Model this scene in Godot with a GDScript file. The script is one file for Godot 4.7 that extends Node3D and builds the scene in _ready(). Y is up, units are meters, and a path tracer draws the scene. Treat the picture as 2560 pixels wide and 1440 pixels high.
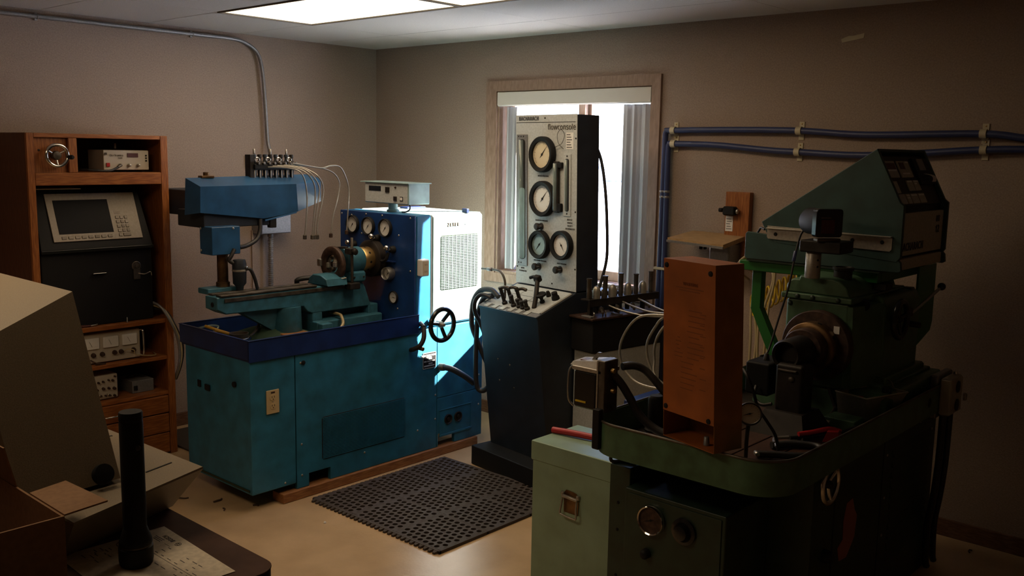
extends Node3D
# A fuel-injection test shop. Corner of the room at the origin: left wall x = 0, window wall z = 0, floor y = 0.

const H := 2.44
var M := {}
var used := {}
var F := Transform3D.IDENTITY
var pv := PackedVector3Array()
var pn := PackedVector3Array()
var pu := PackedVector2Array()
var owner_at := {}

func _ready():
	var cam := Camera3D.new(); cam.name = "camera"
	cam.position = Vector3(5.3702, 1.7433, 4.5027)
	cam.rotation = Vector3(-0.144228, 0.729257, 0.018024)
	cam.fov = rad_to_deg(2.0 * atan(720.0 / 2360.6)); cam.near = 0.05; cam.far = 400.0
	add_child(cam)
	var e := Environment.new()
	e.background_mode = Environment.BG_SKY
	var sm := ProceduralSkyMaterial.new()
	sm.sky_top_color = Color(0.5, 0.68, 0.98); sm.sky_horizon_color = Color(0.93, 0.97, 1.0)
	sm.ground_horizon_color = Color(0.86, 0.9, 0.95); sm.ground_bottom_color = Color(0.8, 0.84, 0.9)
	sm.sky_curve = 0.12; sm.ground_curve = 0.1; sm.sun_angle_max = 1.0; sm.energy_multiplier = 7.0
	var sky := Sky.new(); sky.sky_material = sm
	e.sky = sky; e.ambient_light_source = Environment.AMBIENT_SOURCE_SKY
	e.tonemap_mode = Environment.TONE_MAPPER_LINEAR; e.tonemap_exposure = 1.0
	e.sdfgi_enabled = true; e.ssao_enabled = true; e.ssil_enabled = true
	var we := WorldEnvironment.new(); we.name = "environment"; we.environment = e; add_child(we)
	var sun := DirectionalLight3D.new(); sun.name = "sun"
	sun.light_color = Color(1.0, 0.95, 0.88); sun.light_energy = 26.0; sun.light_angular_distance = 0.6; sun.shadow_enabled = true
	add_child(sun)
	sun.look_at_from_position(Vector3.ZERO, Vector3(-0.51, -0.62, 1.0), Vector3.UP)
	for i in 3:
		var a := AreaLight3D.new(); a.name = "ceiling_panel_glow_%03d" % i
		a.area_size = Vector2(1.17, 0.56); a.light_color = Color(1.0, 0.86, 0.68); a.light_energy = [0.78, 0.78, 1.1][i]; a.area_range = 12.0; a.area_attenuation = 2.0; a.shadow_enabled = true
		a.position = Vector3([1.37, 2.59, 2.59][i], H - 0.02, 1.418 if i < 2 else 3.856); a.rotation_degrees = Vector3(-90, 0, 0)
		add_child(a)
	materials()
	room()
	window_and_outside()
	cabinet()
	overhead_arm(test_bench())
	bench_clutter()
	flow_console()
	nozzle_rack()
	wall_fittings()
	green_bench()
	green_clutter()
	desk_console()
	chest()
	foreground()
	floor_things()

# ---------- materials ----------
func noise_tex(fr: float, seed_: int, lo: Color, hi: Color, oct := 4, sz := 256, normal := false) -> Texture2D:
	var n := FastNoiseLite.new(); n.seed = seed_; n.frequency = fr; n.fractal_octaves = oct
	var im := n.get_seamless_image(sz, sz)
	im.convert(Image.FORMAT_RGBA8)
	if normal:
		im.bump_map_to_normal_map(2.0)
		return ImageTexture.create_from_image(im)
	for y in sz:
		for x in sz:
			im.set_pixel(x, y, lo.lerp(hi, im.get_pixel(x, y).r))
	return ImageTexture.create_from_image(im)

func mat(name_: String, c: Color, rough := 0.6, metal := 0.0, tex = null, sc := Vector3(2, 2, 2), bump = null, bs := 0.3) -> StandardMaterial3D:
	var m := StandardMaterial3D.new()
	m.albedo_color = c.linear_to_srgb(); m.roughness = rough; m.metallic = metal
	if tex != null or bump != null:
		m.uv1_triplanar = true; m.uv1_scale = sc
	if tex != null: m.albedo_texture = tex
	if bump != null:
		m.normal_enabled = true; m.normal_texture = bump; m.normal_scale = bs
	M[name_] = m
	return m

func materials():
	var W := Color.WHITE
	var blotch = noise_tex(0.012, 3, Color(0.78, 0.78, 0.78), W, 5)
	var fine = noise_tex(0.12, 5, Color(0.86, 0.86, 0.86), W, 3)
	var dirty = noise_tex(0.02, 8, Color(0.5, 0.47, 0.44), W, 5)
	var bump = noise_tex(0.16, 9, W, W, 3, 256, true)
	var soft = noise_tex(0.02, 31, Color(0.8, 0.78, 0.75), W, 5)
	var grain = noise_tex(0.03, 12, Color(0.66, 0.58, 0.5), W, 5)
	var faint = noise_tex(0.012, 44, Color(0.9, 0.89, 0.87), W, 5)
	mat("wall", Color(0.37, 0.28, 0.222), 0.9, 0, fine, Vector3(3, 3, 3), bump, 0.25)
	mat("ceiling", Color(0.68, 0.66, 0.61), 0.95, 0, fine, Vector3(5, 5, 5), bump, 0.5)
	mat("tbar", Color(0.55, 0.53, 0.48), 0.5)
	mat("tbar_dark", Color(0.12, 0.10, 0.08), 0.6)
	mat("floor", Color(0.56, 0.39, 0.225), 0.33, 0, faint, Vector3(1.3, 1.3, 1.3), bump, 0.04)
	mat("trim", Color(0.22, 0.115, 0.06), 0.5, 0, grain, Vector3(2, 14, 2))
	mat("casing", Color(0.35, 0.235, 0.175), 0.45, 0, soft, Vector3(9, 2.0, 9))
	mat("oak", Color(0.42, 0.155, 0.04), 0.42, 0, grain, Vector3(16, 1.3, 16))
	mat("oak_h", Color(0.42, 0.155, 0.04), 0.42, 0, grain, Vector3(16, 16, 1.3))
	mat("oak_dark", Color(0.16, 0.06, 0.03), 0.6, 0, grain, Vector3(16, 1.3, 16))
	mat("pine", Color(0.42, 0.2, 0.075), 0.6, 0, grain, Vector3(20, 20, 1.5))
	mat("plywood", Color(0.45, 0.29, 0.14), 0.5, 0, soft, Vector3(3, 12, 12))
	mat("navy", Color(0.009, 0.032, 0.15), 0.36, 0, blotch)
	mat("blue", Color(0.016, 0.16, 0.36), 0.38, 0, blotch)
	mat("hood_blue", Color(0.026, 0.11, 0.26), 0.34, 0, blotch)
	mat("teal", Color(0.026, 0.19, 0.34), 0.42, 0, soft, Vector3(1.4, 1.4, 1.4))
	mat("pale", Color(0.33, 0.47, 0.48), 0.45, 0, blotch)
	mat("bed", Color(0.042, 0.165, 0.25), 0.45, 0, soft, Vector3(3, 3, 3))
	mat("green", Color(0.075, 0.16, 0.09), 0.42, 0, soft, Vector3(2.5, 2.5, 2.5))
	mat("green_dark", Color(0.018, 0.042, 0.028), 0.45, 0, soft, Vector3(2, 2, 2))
	mat("frame_green", Color(0.012, 0.12, 0.02), 0.4)
	mat("teal_dark", Color(0.028, 0.075, 0.07), 0.5, 0, blotch)
	mat("chest", Color(0.27, 0.40, 0.30), 0.36, 0, faint, Vector3(2, 2, 2))
	mat("orange", Color(0.42, 0.115, 0.02), 0.5, 0, blotch)
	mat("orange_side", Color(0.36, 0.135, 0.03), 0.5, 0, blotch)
	mat("black", Color(0.012, 0.012, 0.013), 0.6).metallic_specular = 0.3
	mat("black_gloss", Color(0.01, 0.01, 0.011), 0.2)
	mat("black_paint", Color(0.022, 0.03, 0.045), 0.5, 0, blotch)
	mat("iron", Color(0.035, 0.028, 0.025), 0.55, 0.3, dirty)
	mat("rust", Color(0.10, 0.055, 0.04), 0.6, 0.3, dirty, Vector3(5, 5, 5))
	mat("rubber", Color(0.035, 0.03, 0.03), 0.75)
	mat("hose", Color(0.018, 0.017, 0.018), 0.5)
	mat("steel", Color(0.46, 0.45, 0.43), 0.38, 0.85, fine)
	mat("brushed", Color(0.5, 0.47, 0.42), 0.42, 0.7, fine)
	mat("dull", Color(0.2, 0.18, 0.16), 0.45, 0.7, dirty)
	mat("chrome", Color(0.75, 0.73, 0.70), 0.12, 1.0)
	mat("brass", Color(0.5, 0.33, 0.13), 0.35, 0.9)
	mat("bronze", Color(0.28, 0.17, 0.08), 0.4, 0.8, dirty)
	mat("panel_grey", Color(0.52, 0.55, 0.55), 0.4, 0, fine)
	mat("beige", Color(0.46, 0.42, 0.34), 0.55, 0, fine)
	mat("instrument", Color(0.46, 0.41, 0.33), 0.5)
	mat("reader", Color(0.25, 0.195, 0.125), 0.55, 0, fine, Vector3(7, 7, 7), bump, 0.2)
	mat("reader_dark", Color(0.25, 0.195, 0.125), 0.55, 0, fine, Vector3(7, 7, 7), bump, 0.2)
	mat("white", Color(0.72, 0.71, 0.68), 0.55)
	mat("dial", Color(0.72, 0.71, 0.68), 0.5)
	mat("dial_cream", Color(0.62, 0.54, 0.38), 0.5)
	mat("paper", Color(0.78, 0.69, 0.54), 0.8, 0, fine)
	mat("ink", Color(0.04, 0.04, 0.045), 0.7)
	mat("card", Color(0.30, 0.16, 0.075), 0.85, 0, fine)
	mat("card_in", Color(0.12, 0.065, 0.035), 0.9, 0, fine)
	mat("laminate", Color(0.10, 0.055, 0.042), 0.7, 0, blotch).metallic_specular = 0.2
	mat("screen", Color(0.01, 0.01, 0.012), 0.4).metallic_specular = 0.15
	mat("red", Color(0.42, 0.015, 0.02), 0.4)
	mat("red_dull", Color(0.06, 0.008, 0.006), 0.5)
	mat("yellow", Color(0.62, 0.42, 0.02), 0.4)
	mat("yellow_tool", Color(0.55, 0.3, 0.03), 0.5)
	mat("blue_hose", Color(0.03, 0.042, 0.12), 0.42)
	mat("clip", Color(0.5, 0.44, 0.3), 0.5)
	mat("clearhose", Color(0.4, 0.32, 0.18), 0.25)
	mat("greencloth", Color(0.02, 0.05, 0.03), 0.85)
	mat("ivory", Color(0.52, 0.40, 0.22), 0.4)
	mat("galv", Color(0.30, 0.30, 0.31), 0.45, 0.6, fine)
	mat("vinyl", Color(0.62, 0.60, 0.58), 0.5)
	mat("snow", Color(0.85, 0.88, 0.92), 0.8)
	mat("brush", Color(0.8, 0.8, 0.8), 0.9)
	mat("leaf", Color(0.06, 0.035, 0.02), 0.8)
	mat("mat_rubber", Color(0.05, 0.037, 0.032), 0.7)
	mat("emblem", Color(0.3, 0.1, 0.08), 0.6)
	mat("tray_wood", Color(0.085, 0.04, 0.028), 0.4, 0, grain, Vector3(12, 12, 1.5))
	mat("faded", Color(0.2, 0.055, 0.012), 0.6)
	mat("bezel", Color(0.33, 0.28, 0.22), 0.5, 0, fine)
	mat("clear_plastic", Color(0.3, 0.26, 0.2), 0.15)
	mat("panel_blue", Color(0.011, 0.05, 0.2), 0.36, 0, blotch)
	var g := mat("glass", Color(0.9, 0.95, 0.95), 0.03)
	g.transparency = BaseMaterial3D.TRANSPARENCY_ALPHA; g.albedo_color.a = 0.06
	var gt := mat("glass_tube", Color(0.45, 0.6, 0.6), 0.05)
	gt.transparency = BaseMaterial3D.TRANSPARENCY_ALPHA; gt.albedo_color.a = 0.3
	var b := mat("blind", Color(0.66, 0.62, 0.55), 0.8)
	b.backlight_enabled = true; b.backlight = Color(0.2, 0.2, 0.2)
	var cu := mat("curtain", Color(0.5, 0.5, 0.52), 0.85)
	cu.backlight_enabled = true; cu.backlight = Color(0.15, 0.15, 0.15)
	var l := mat("lens", Color(0.9, 0.88, 0.8), 0.5)
	l.emission_enabled = true; l.emission = Color(1.0, 0.93, 0.8); l.emission_energy_multiplier = 1.6

# ---------- mesh builder ----------
func V(x, y, z) -> Vector3: return Vector3(x, y, z)

func tri(a: Vector3, b: Vector3, c: Vector3, na: Vector3, nb: Vector3, nc: Vector3, ua := Vector2.ZERO, ub := Vector2.ZERO, uc := Vector2.ZERO):
	a = F * a; b = F * b; c = F * c
	na = F.basis * na; nb = F.basis * nb; nc = F.basis * nc
	if (b - a).cross(c - a).dot(na + nb + nc) > 0.0:
		var t = b; b = c; c = t
		t = nb; nb = nc; nc = t
		t = ub; ub = uc; uc = t
	pv.append(a); pv.append(b); pv.append(c); pn.append(na); pn.append(nb); pn.append(nc); pu.append(ua); pu.append(ub); pu.append(uc)

func quad(a, b, c, d, na, nb, nc, nd):
	tri(a, b, c, na, nb, nc); tri(a, c, d, na, nc, nd)

func face(pts: Array, out: Vector3):   # flat convex polygon; out only picks the side
	var n: Vector3 = (pts[1] - pts[0]).cross(pts[2] - pts[0]).normalized()
	if n.dot(out) < 0: n = -n
	for i in range(1, pts.size() - 1): tri(pts[0], pts[i], pts[i + 1], n, n, n)

func hull(bot: Array, top: Array):   # frustum between two polygons with as many corners
	var c := Vector3.ZERO
	for p in bot: c += p
	for p in top: c += p
	c /= bot.size() + top.size()
	face(bot, (bot[0] + bot[1] + bot[2]) / 3.0 - c); face(top, (top[0] + top[1] + top[2]) / 3.0 - c)
	for i in bot.size():
		var j = (i + 1) % bot.size()
		face([bot[i], bot[j], top[j], top[i]], (bot[i] + bot[j] + top[i] + top[j]) / 4.0 - c)

func bx(x0: float, y0: float, z0: float, x1: float, y1: float, z1: float, b := 0.003):
	var c := Vector3(x0 + x1, y0 + y1, z0 + z1) / 2
	var h := Vector3(absf(x1 - x0), absf(y1 - y0), absf(z1 - z0)) / 2
	b = minf(b, minf(h.x, minf(h.y, h.z)) * 0.5)
	for a in 3:
		var u := (a + 1) % 3
		var w := (a + 2) % 3
		for s in [-1, 1]:
			var n := Vector3.ZERO; n[a] = s
			var q := []
			for k in [[-1, -1], [1, -1], [1, 1], [-1, 1]]:
				var p := Vector3.ZERO; p[a] = h[a] * s; p[u] = (h[u] - b) * k[0]; p[w] = (h[w] - b) * k[1]
				q.append(c + p)
			quad(q[0], q[1], q[2], q[3], n, n, n, n)
			if b <= 0.0: continue
			for t in [-1, 1]:
				var m := Vector3.ZERO; m[u] = t
				var r := []
				for k in [-1, 1]:
					var p := Vector3.ZERO; p[a] = h[a] * s; p[u] = (h[u] - b) * t; p[w] = (h[w] - b) * k
					var p2 := Vector3.ZERO; p2[a] = (h[a] - b) * s; p2[u] = h[u] * t; p2[w] = (h[w] - b) * k
					r.append(c + p); r.append(c + p2)
				quad(r[0], r[1], r[3], r[2], n, m, m, n)
	if b > 0.0:
		for sx in [-1, 1]:
			for sy in [-1, 1]:
				for sz in [-1, 1]:
					tri(c + V(h.x * sx, (h.y - b) * sy, (h.z - b) * sz), c + V((h.x - b) * sx, h.y * sy, (h.z - b) * sz), c + V((h.x - b) * sx, (h.y - b) * sy, h.z * sz), V(sx, 0, 0), V(0, sy, 0), V(0, 0, sz))

func bc(c: Vector3, s: Vector3, b := 0.003): bx(c.x - s.x / 2, c.y - s.y / 2, c.z - s.z / 2, c.x + s.x / 2, c.y + s.y / 2, c.z + s.z / 2, b)

func basis_for(d: Vector3) -> Basis:
	d = d.normalized()
	var r := Vector3.UP if absf(d.y) < 0.9 else Vector3.RIGHT
	var x := r.cross(d).normalized()
	return Basis(x, d.cross(x), d)

func lathe(o: Vector3, axis: Vector3, prof: Array, n := 20):
	var B := basis_for(axis)
	var sn := []
	for i in prof.size() - 1:
		var d := Vector2(prof[i + 1][0] - prof[i][0], prof[i + 1][1] - prof[i][1])
		sn.append(Vector2(d.y, -d.x).normalized())
	for i in prof.size() - 1:
		var n0: Vector2 = sn[i]
		var n1: Vector2 = sn[i]
		if i > 0 and sn[i - 1].dot(sn[i]) > 0.7: n0 = (sn[i - 1] + sn[i]).normalized()
		if i < sn.size() - 1 and sn[i + 1].dot(sn[i]) > 0.7: n1 = (sn[i + 1] + sn[i]).normalized()
		for k in n:
			var a0 := TAU * k / n
			var a1 := TAU * (k + 1) / n
			var e0 := B.x * cos(a0) + B.y * sin(a0)
			var e1 := B.x * cos(a1) + B.y * sin(a1)
			var p := [o + e0 * prof[i][0] + B.z * prof[i][1], o + e1 * prof[i][0] + B.z * prof[i][1], o + e1 * prof[i + 1][0] + B.z * prof[i + 1][1], o + e0 * prof[i + 1][0] + B.z * prof[i + 1][1]]
			var m := [e0 * n0.x + B.z * n0.y, e1 * n0.x + B.z * n0.y, e1 * n1.x + B.z * n1.y, e0 * n1.x + B.z * n1.y]
			if prof[i][0] > 1e-6: tri(p[0], p[1], p[2], m[0], m[1], m[2])
			if prof[i + 1][0] > 1e-6: tri(p[0], p[2], p[3], m[0], m[2], m[3])

func cy(a: Vector3, b: Vector3, r0: float, r1 := -1.0, n := 16, bev := 0.0015):
	if r1 < 0: r1 = r0
	var L := (b - a).length()
	bev = minf(bev, minf(L * 0.3, maxf(r0, r1) * 0.4))
	lathe(a, b - a, [[0, 0], [maxf(r0 - bev, 0), 0], [r0, bev], [r1, L - bev], [maxf(r1 - bev, 0), L], [0, L]], n)

func ball(c: Vector3, r: float, n := 14):
	var pr := []
	for i in 9: pr.append([r * sin(PI * i / 8.0), -r * cos(PI * i / 8.0)])
	lathe(c, Vector3.UP, pr, n)

func torus(o: Vector3, axis: Vector3, R: float, r: float, n := 32, m := 10):
	var pr := []
	for i in m + 1: pr.append([R + r * cos(-TAU * i / m), r * sin(-TAU * i / m)])
	pr.reverse()
	lathe(o, axis, pr, n)

func spline(pts: Array, k := 6, closed := false) -> Array:
	var out := []
	var n := pts.size()
	for i in (n if closed else n - 1):
		var p0 = pts[(i - 1 + n) % n] if closed or i > 0 else pts[i] * 2 - pts[i + 1]
		var p1 = pts[i]
		var p2 = pts[(i + 1) % n]
		var p3 = pts[(i + 2) % n] if closed or i + 2 < n else p2 * 2 - p1
		for j in k:
			var t := float(j) / k
			out.append(0.5 * ((2.0 * p1) + (p2 - p0) * t + (2.0 * p0 - 5.0 * p1 + 4.0 * p2 - p3) * t * t + (3.0 * p1 - p0 - 3.0 * p2 + p3) * t * t * t))
	if not closed: out.append(pts[n - 1])
	return out

func tube(pts: Array, r: float, n := 8, k := 6):
	var P := spline(pts, k) if k > 1 else pts
	var up := Vector3.ZERO
	var rings := []
	for i in P.size():
		var d: Vector3 = (P[mini(i + 1, P.size() - 1)] - P[maxi(i - 1, 0)]).normalized()
		if up == Vector3.ZERO: up = basis_for(d).x
		up = (up - d * up.dot(d)).normalized()
		var w := d.cross(up)
		var ring := []
		for j in n: ring.append(up * cos(TAU * j / n) + w * sin(TAU * j / n))
		rings.append(ring)
	for i in P.size() - 1:
		for j in n:
			var j2 := (j + 1) % n
			quad(P[i] + rings[i][j] * r, P[i] + rings[i][j2] * r, P[i + 1] + rings[i + 1][j2] * r, P[i + 1] + rings[i + 1][j] * r, rings[i][j], rings[i][j2], rings[i + 1][j2], rings[i + 1][j])
	for e in [0, P.size() - 1]:
		var ps := []
		for j in n: ps.append(P[e] + rings[e][j] * r)
		face(ps, P[0] - P[1] if e == 0 else P[e] - P[e - 1])

func prism(poly: Array, z0: float, z1: float, b := 0.002, sm := 0.8):   # outline in x, y swept along z, edges chamfered by b
	var n := poly.size()
	var area := 0.0
	for i in n: area += poly[i].cross(poly[(i + 1) % n])
	if area < 0: poly = poly.duplicate(); poly.reverse()
	var en := []
	for i in n:
		var d: Vector2 = (poly[(i + 1) % n] - poly[i]).normalized()
		en.append(Vector2(d.y, -d.x))
	var ins := PackedVector2Array()
	for i in n:
		var m: Vector2 = (en[i] + en[(i - 1 + n) % n]).normalized()
		ins.append(poly[i] - m * b / maxf(0.3, m.dot(en[i])))
	var idx := Geometry2D.triangulate_polygon(ins)
	for e in [0, 1]:
		var z := z1 if e == 1 else z0
		var nz := Vector3(0, 0, 1 if e == 1 else -1)
		for k in range(0, idx.size(), 3):
			tri(V(ins[idx[k]].x, ins[idx[k]].y, z), V(ins[idx[k + 1]].x, ins[idx[k + 1]].y, z), V(ins[idx[k + 2]].x, ins[idx[k + 2]].y, z), nz, nz, nz)
	for i in n:
		var j := (i + 1) % n
		var a3 := Vector3(en[i].x, en[i].y, 0)
		var na := a3
		var nb := a3
		var pe: Vector2 = en[(i - 1 + n) % n]
		var ne: Vector2 = en[j]
		if pe.dot(en[i]) > sm: na = Vector3(pe.x + en[i].x, pe.y + en[i].y, 0).normalized()
		if ne.dot(en[i]) > sm: nb = Vector3(ne.x + en[i].x, ne.y + en[i].y, 0).normalized()
		var p: Vector2 = poly[i]
		var q: Vector2 = poly[j]
		quad(V(p.x, p.y, z0 + b), V(q.x, q.y, z0 + b), V(q.x, q.y, z1 - b), V(p.x, p.y, z1 - b), na, nb, nb, na)
		if b > 0:
			for s in [[z0 + b, z0, -1.0], [z1 - b, z1, 1.0]]:
				var nz := Vector3(0, 0, s[2])
				quad(V(p.x, p.y, s[0]), V(q.x, q.y, s[0]), V(ins[j].x, ins[j].y, s[1]), V(ins[i].x, ins[i].y, s[1]), na, nb, nz, nz)

func rrect(x0: float, y0: float, x1: float, y1: float, r: float, n := 4) -> Array:
	var out := []
	for k in [[x1 - r, y0 + r, -PI / 2], [x1 - r, y1 - r, 0.0], [x0 + r, y1 - r, PI / 2], [x0 + r, y0 + r, PI]]:
		for i in n + 1:
			var a: float = k[2] + PI / 2 * i / n
			out.append(Vector2(k[0] + r * cos(a), k[1] + r * sin(a)))
	return out

func frame(o: Vector3, right: Vector3, up: Vector3): F = Transform3D(Basis(right.normalized(), up.normalized(), right.cross(up).normalized()), o)
func no_frame(): F = Transform3D.IDENTITY

# ---------- scene tree ----------
func numbered(p: Node, called: String) -> String:
	var key := str(p.get_instance_id()) + called
	var k: int = used.get(key, 0)
	used[key] = k + 1
	return called if k == 0 else "%s_%03d" % [called, k]

func tag(o: Node, label := "", category := "", group := "", kind := ""):
	for kv in [["label", label], ["category", category], ["group", group], ["kind", kind]]:
		if kv[1] != "": o.set_meta(kv[0], kv[1])

func thing(called: String, label: String, category: String, at: Vector3, group := "") -> Node3D:
	var o := Node3D.new(); o.name = numbered(self, called); o.position = at
	add_child(o); owner_at[o] = at
	tag(o, label, category, group)
	return o

func put(called: String, m, parent: Node = self, label := "", kind := "") -> MeshInstance3D:
	var base := Vector3.ZERO
	if parent == self:
		var bb := AABB(pv[0], Vector3.ZERO)
		for p in pv: bb = bb.expand(p)
		base = bb.get_center(); base.y = bb.position.y
	else:
		base = owner_at.get(parent, Vector3.ZERO)
	for i in pv.size(): pv[i] -= base
	var arr := []; arr.resize(Mesh.ARRAY_MAX)
	arr[Mesh.ARRAY_VERTEX] = pv; arr[Mesh.ARRAY_NORMAL] = pn; arr[Mesh.ARRAY_TEX_UV] = pu
	var me := ArrayMesh.new(); me.add_surface_from_arrays(Mesh.PRIMITIVE_TRIANGLES, arr)
	var o := MeshInstance3D.new(); o.name = numbered(parent, called); o.mesh = me
	o.material_override = M[m] if m is String else m
	if parent == self: o.position = base
	parent.add_child(o); owner_at[o] = base
	tag(o, label, "", "", kind)
	pv = PackedVector3Array(); pn = PackedVector3Array(); pu = PackedVector2Array()
	return o

func one(called: String, m, label: String, category: String, group := "", kind := "") -> MeshInstance3D:
	var o := put(called, m); tag(o, label, category, group, kind); return o

func struct_(called: String, m, parent: Node = self) -> MeshInstance3D:
	var o := put(called, m, parent)
	if parent == self: o.set_meta("kind", "structure")
	return o

func dup(o: Node3D, by: Vector3, label: String) -> Node3D:
	var c := o.duplicate() as Node3D
	var nm := String(o.name)
	c.name = numbered(self, nm.trim_suffix(nm.right(4)) if nm.length() > 4 and nm[nm.length() - 4] == "_" else nm)
	add_child(c); c.position = o.position + by
	c.set_meta("label", label)
	return c

func txt(s: String, h: float, at: Vector3, right: Vector3, up: Vector3, m: String, parent: Node, called := "lettering", bold := false, depth := 0.0012, wide := 1.0) -> MeshInstance3D:
	var t := TextMesh.new(); t.text = s
	var f := SystemFont.new(); f.font_names = PackedStringArray(["Droid Sans"]); f.font_weight = 700 if bold else 400
	t.font = f; t.font_size = 48; t.pixel_size = h / 34.5; t.depth = depth; t.curve_step = 2.0
	var o := MeshInstance3D.new(); o.mesh = t; o.material_override = M[m]; o.name = numbered(parent, called)
	right = right.normalized(); up = up.normalized()
	o.transform = Transform3D(Basis(right * wide, up, right.cross(up)), at - owner_at.get(parent, Vector3.ZERO))
	parent.add_child(o)
	return o

func bars(at: Vector3, right: Vector3, up: Vector3, rows: Array, h: float, step: float):   # rows of flat print: each row a list of [start, end]
	frame(at, right, up)
	for i in rows.size():
		for r in rows[i]: bx(r[0], -i * step - h, -0.0004, r[1], -i * step, 0.0006, 0.0)
	no_frame()

# ---------- shared small things ----------
func gauge(parent: Node, c: Vector3, nrm: Vector3, R: float, fr: float, depth: float, rim: String, face_m: String, ang: float, ticks := 24, called := "gauge"):
	lathe(c, nrm, [[R * 0.96, 0], [R, 0.003], [R, depth * 0.8], [R * 0.94, depth], [fr, depth * 0.85], [fr, depth * 0.45]], 32)
	var g := put(called, rim, parent)
	lathe(c, nrm, [[fr, depth * 0.5], [0, depth * 0.5]], 32)
	put("dial", face_m, g)
	var B := basis_for(nrm)
	F = Transform3D(B, c + nrm.normalized() * depth * 0.52)
	for i in ticks:
		var a := deg_to_rad(-45.0 + 270.0 * i / (ticks - 1))
		var d := Vector2(cos(a), sin(a))
		var w := Vector2(-d.y, d.x) * fr * 0.012
		var r0 := fr * (0.72 if i % 4 == 0 else 0.8)
		var p := d * r0
		var q := d * fr * 0.9
		face([V(p.x + w.x, p.y + w.y, 0), V(q.x + w.x, q.y + w.y, 0), V(q.x - w.x, q.y - w.y, 0), V(p.x - w.x, p.y - w.y, 0)], V(0, 0, 1))
	put("tick_marks", "ink", g)
	var a2 := deg_to_rad(ang)
	var d2 := Vector2(cos(a2), sin(a2))
	var w2 := Vector2(-d2.y, d2.x)
	var tip := d2 * fr * 0.78
	var tail := -d2 * fr * 0.4
	for s in [[-0.02, 0.02]]:
		face([V(tip.x, tip.y, 0.001), V(w2.x * fr * 0.05, w2.y * fr * 0.05, 0.001), V(tail.x, tail.y, 0.001), V(-w2.x * fr * 0.05, -w2.y * fr * 0.05, 0.001)], V(0, 0, 1))
	no_frame()
	var bz := nrm.normalized()
	cy(c + bz * depth * 0.5, c + bz * depth * 0.6, fr * 0.09, -1, 12)
	put("needle", "black", g)
	return g

func screw(c: Vector3, nrm: Vector3, r := 0.005, h := 0.003):
	lathe(c, nrm, [[r, 0], [r * 0.9, h * 0.6], [r * 0.5, h], [0, h]], 10)

func wheel(parent: Node, called: String, c: Vector3, axis: Vector3, R: float, r: float, spokes: int, rim_m: String, hub_m: String, depth := 0.05, turn := 0.3):
	torus(c, axis, R, r, 40, 12)
	var w := put(called, rim_m, parent)
	var B := basis_for(axis)
	for i in spokes:
		var a := turn + TAU * i / spokes
		var d := B.x * cos(a) + B.y * sin(a)
		tube([c - B.z * depth * 0.3 + d * R * 0.12, c - B.z * depth * 0.2 + d * R * 0.5, c + d * R * 0.98], r * 0.8, 8, 4)
	put("spokes", rim_m, w)
	lathe(c - B.z * depth, B.z, [[0, 0], [R * 0.2, 0], [R * 0.22, 0.004], [R * 0.22, depth * 0.9], [R * 0.14, depth * 1.1], [R * 0.1, depth * 1.35], [0, depth * 1.4]], 18)
	put("hub", hub_m, w)
	return w

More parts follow.
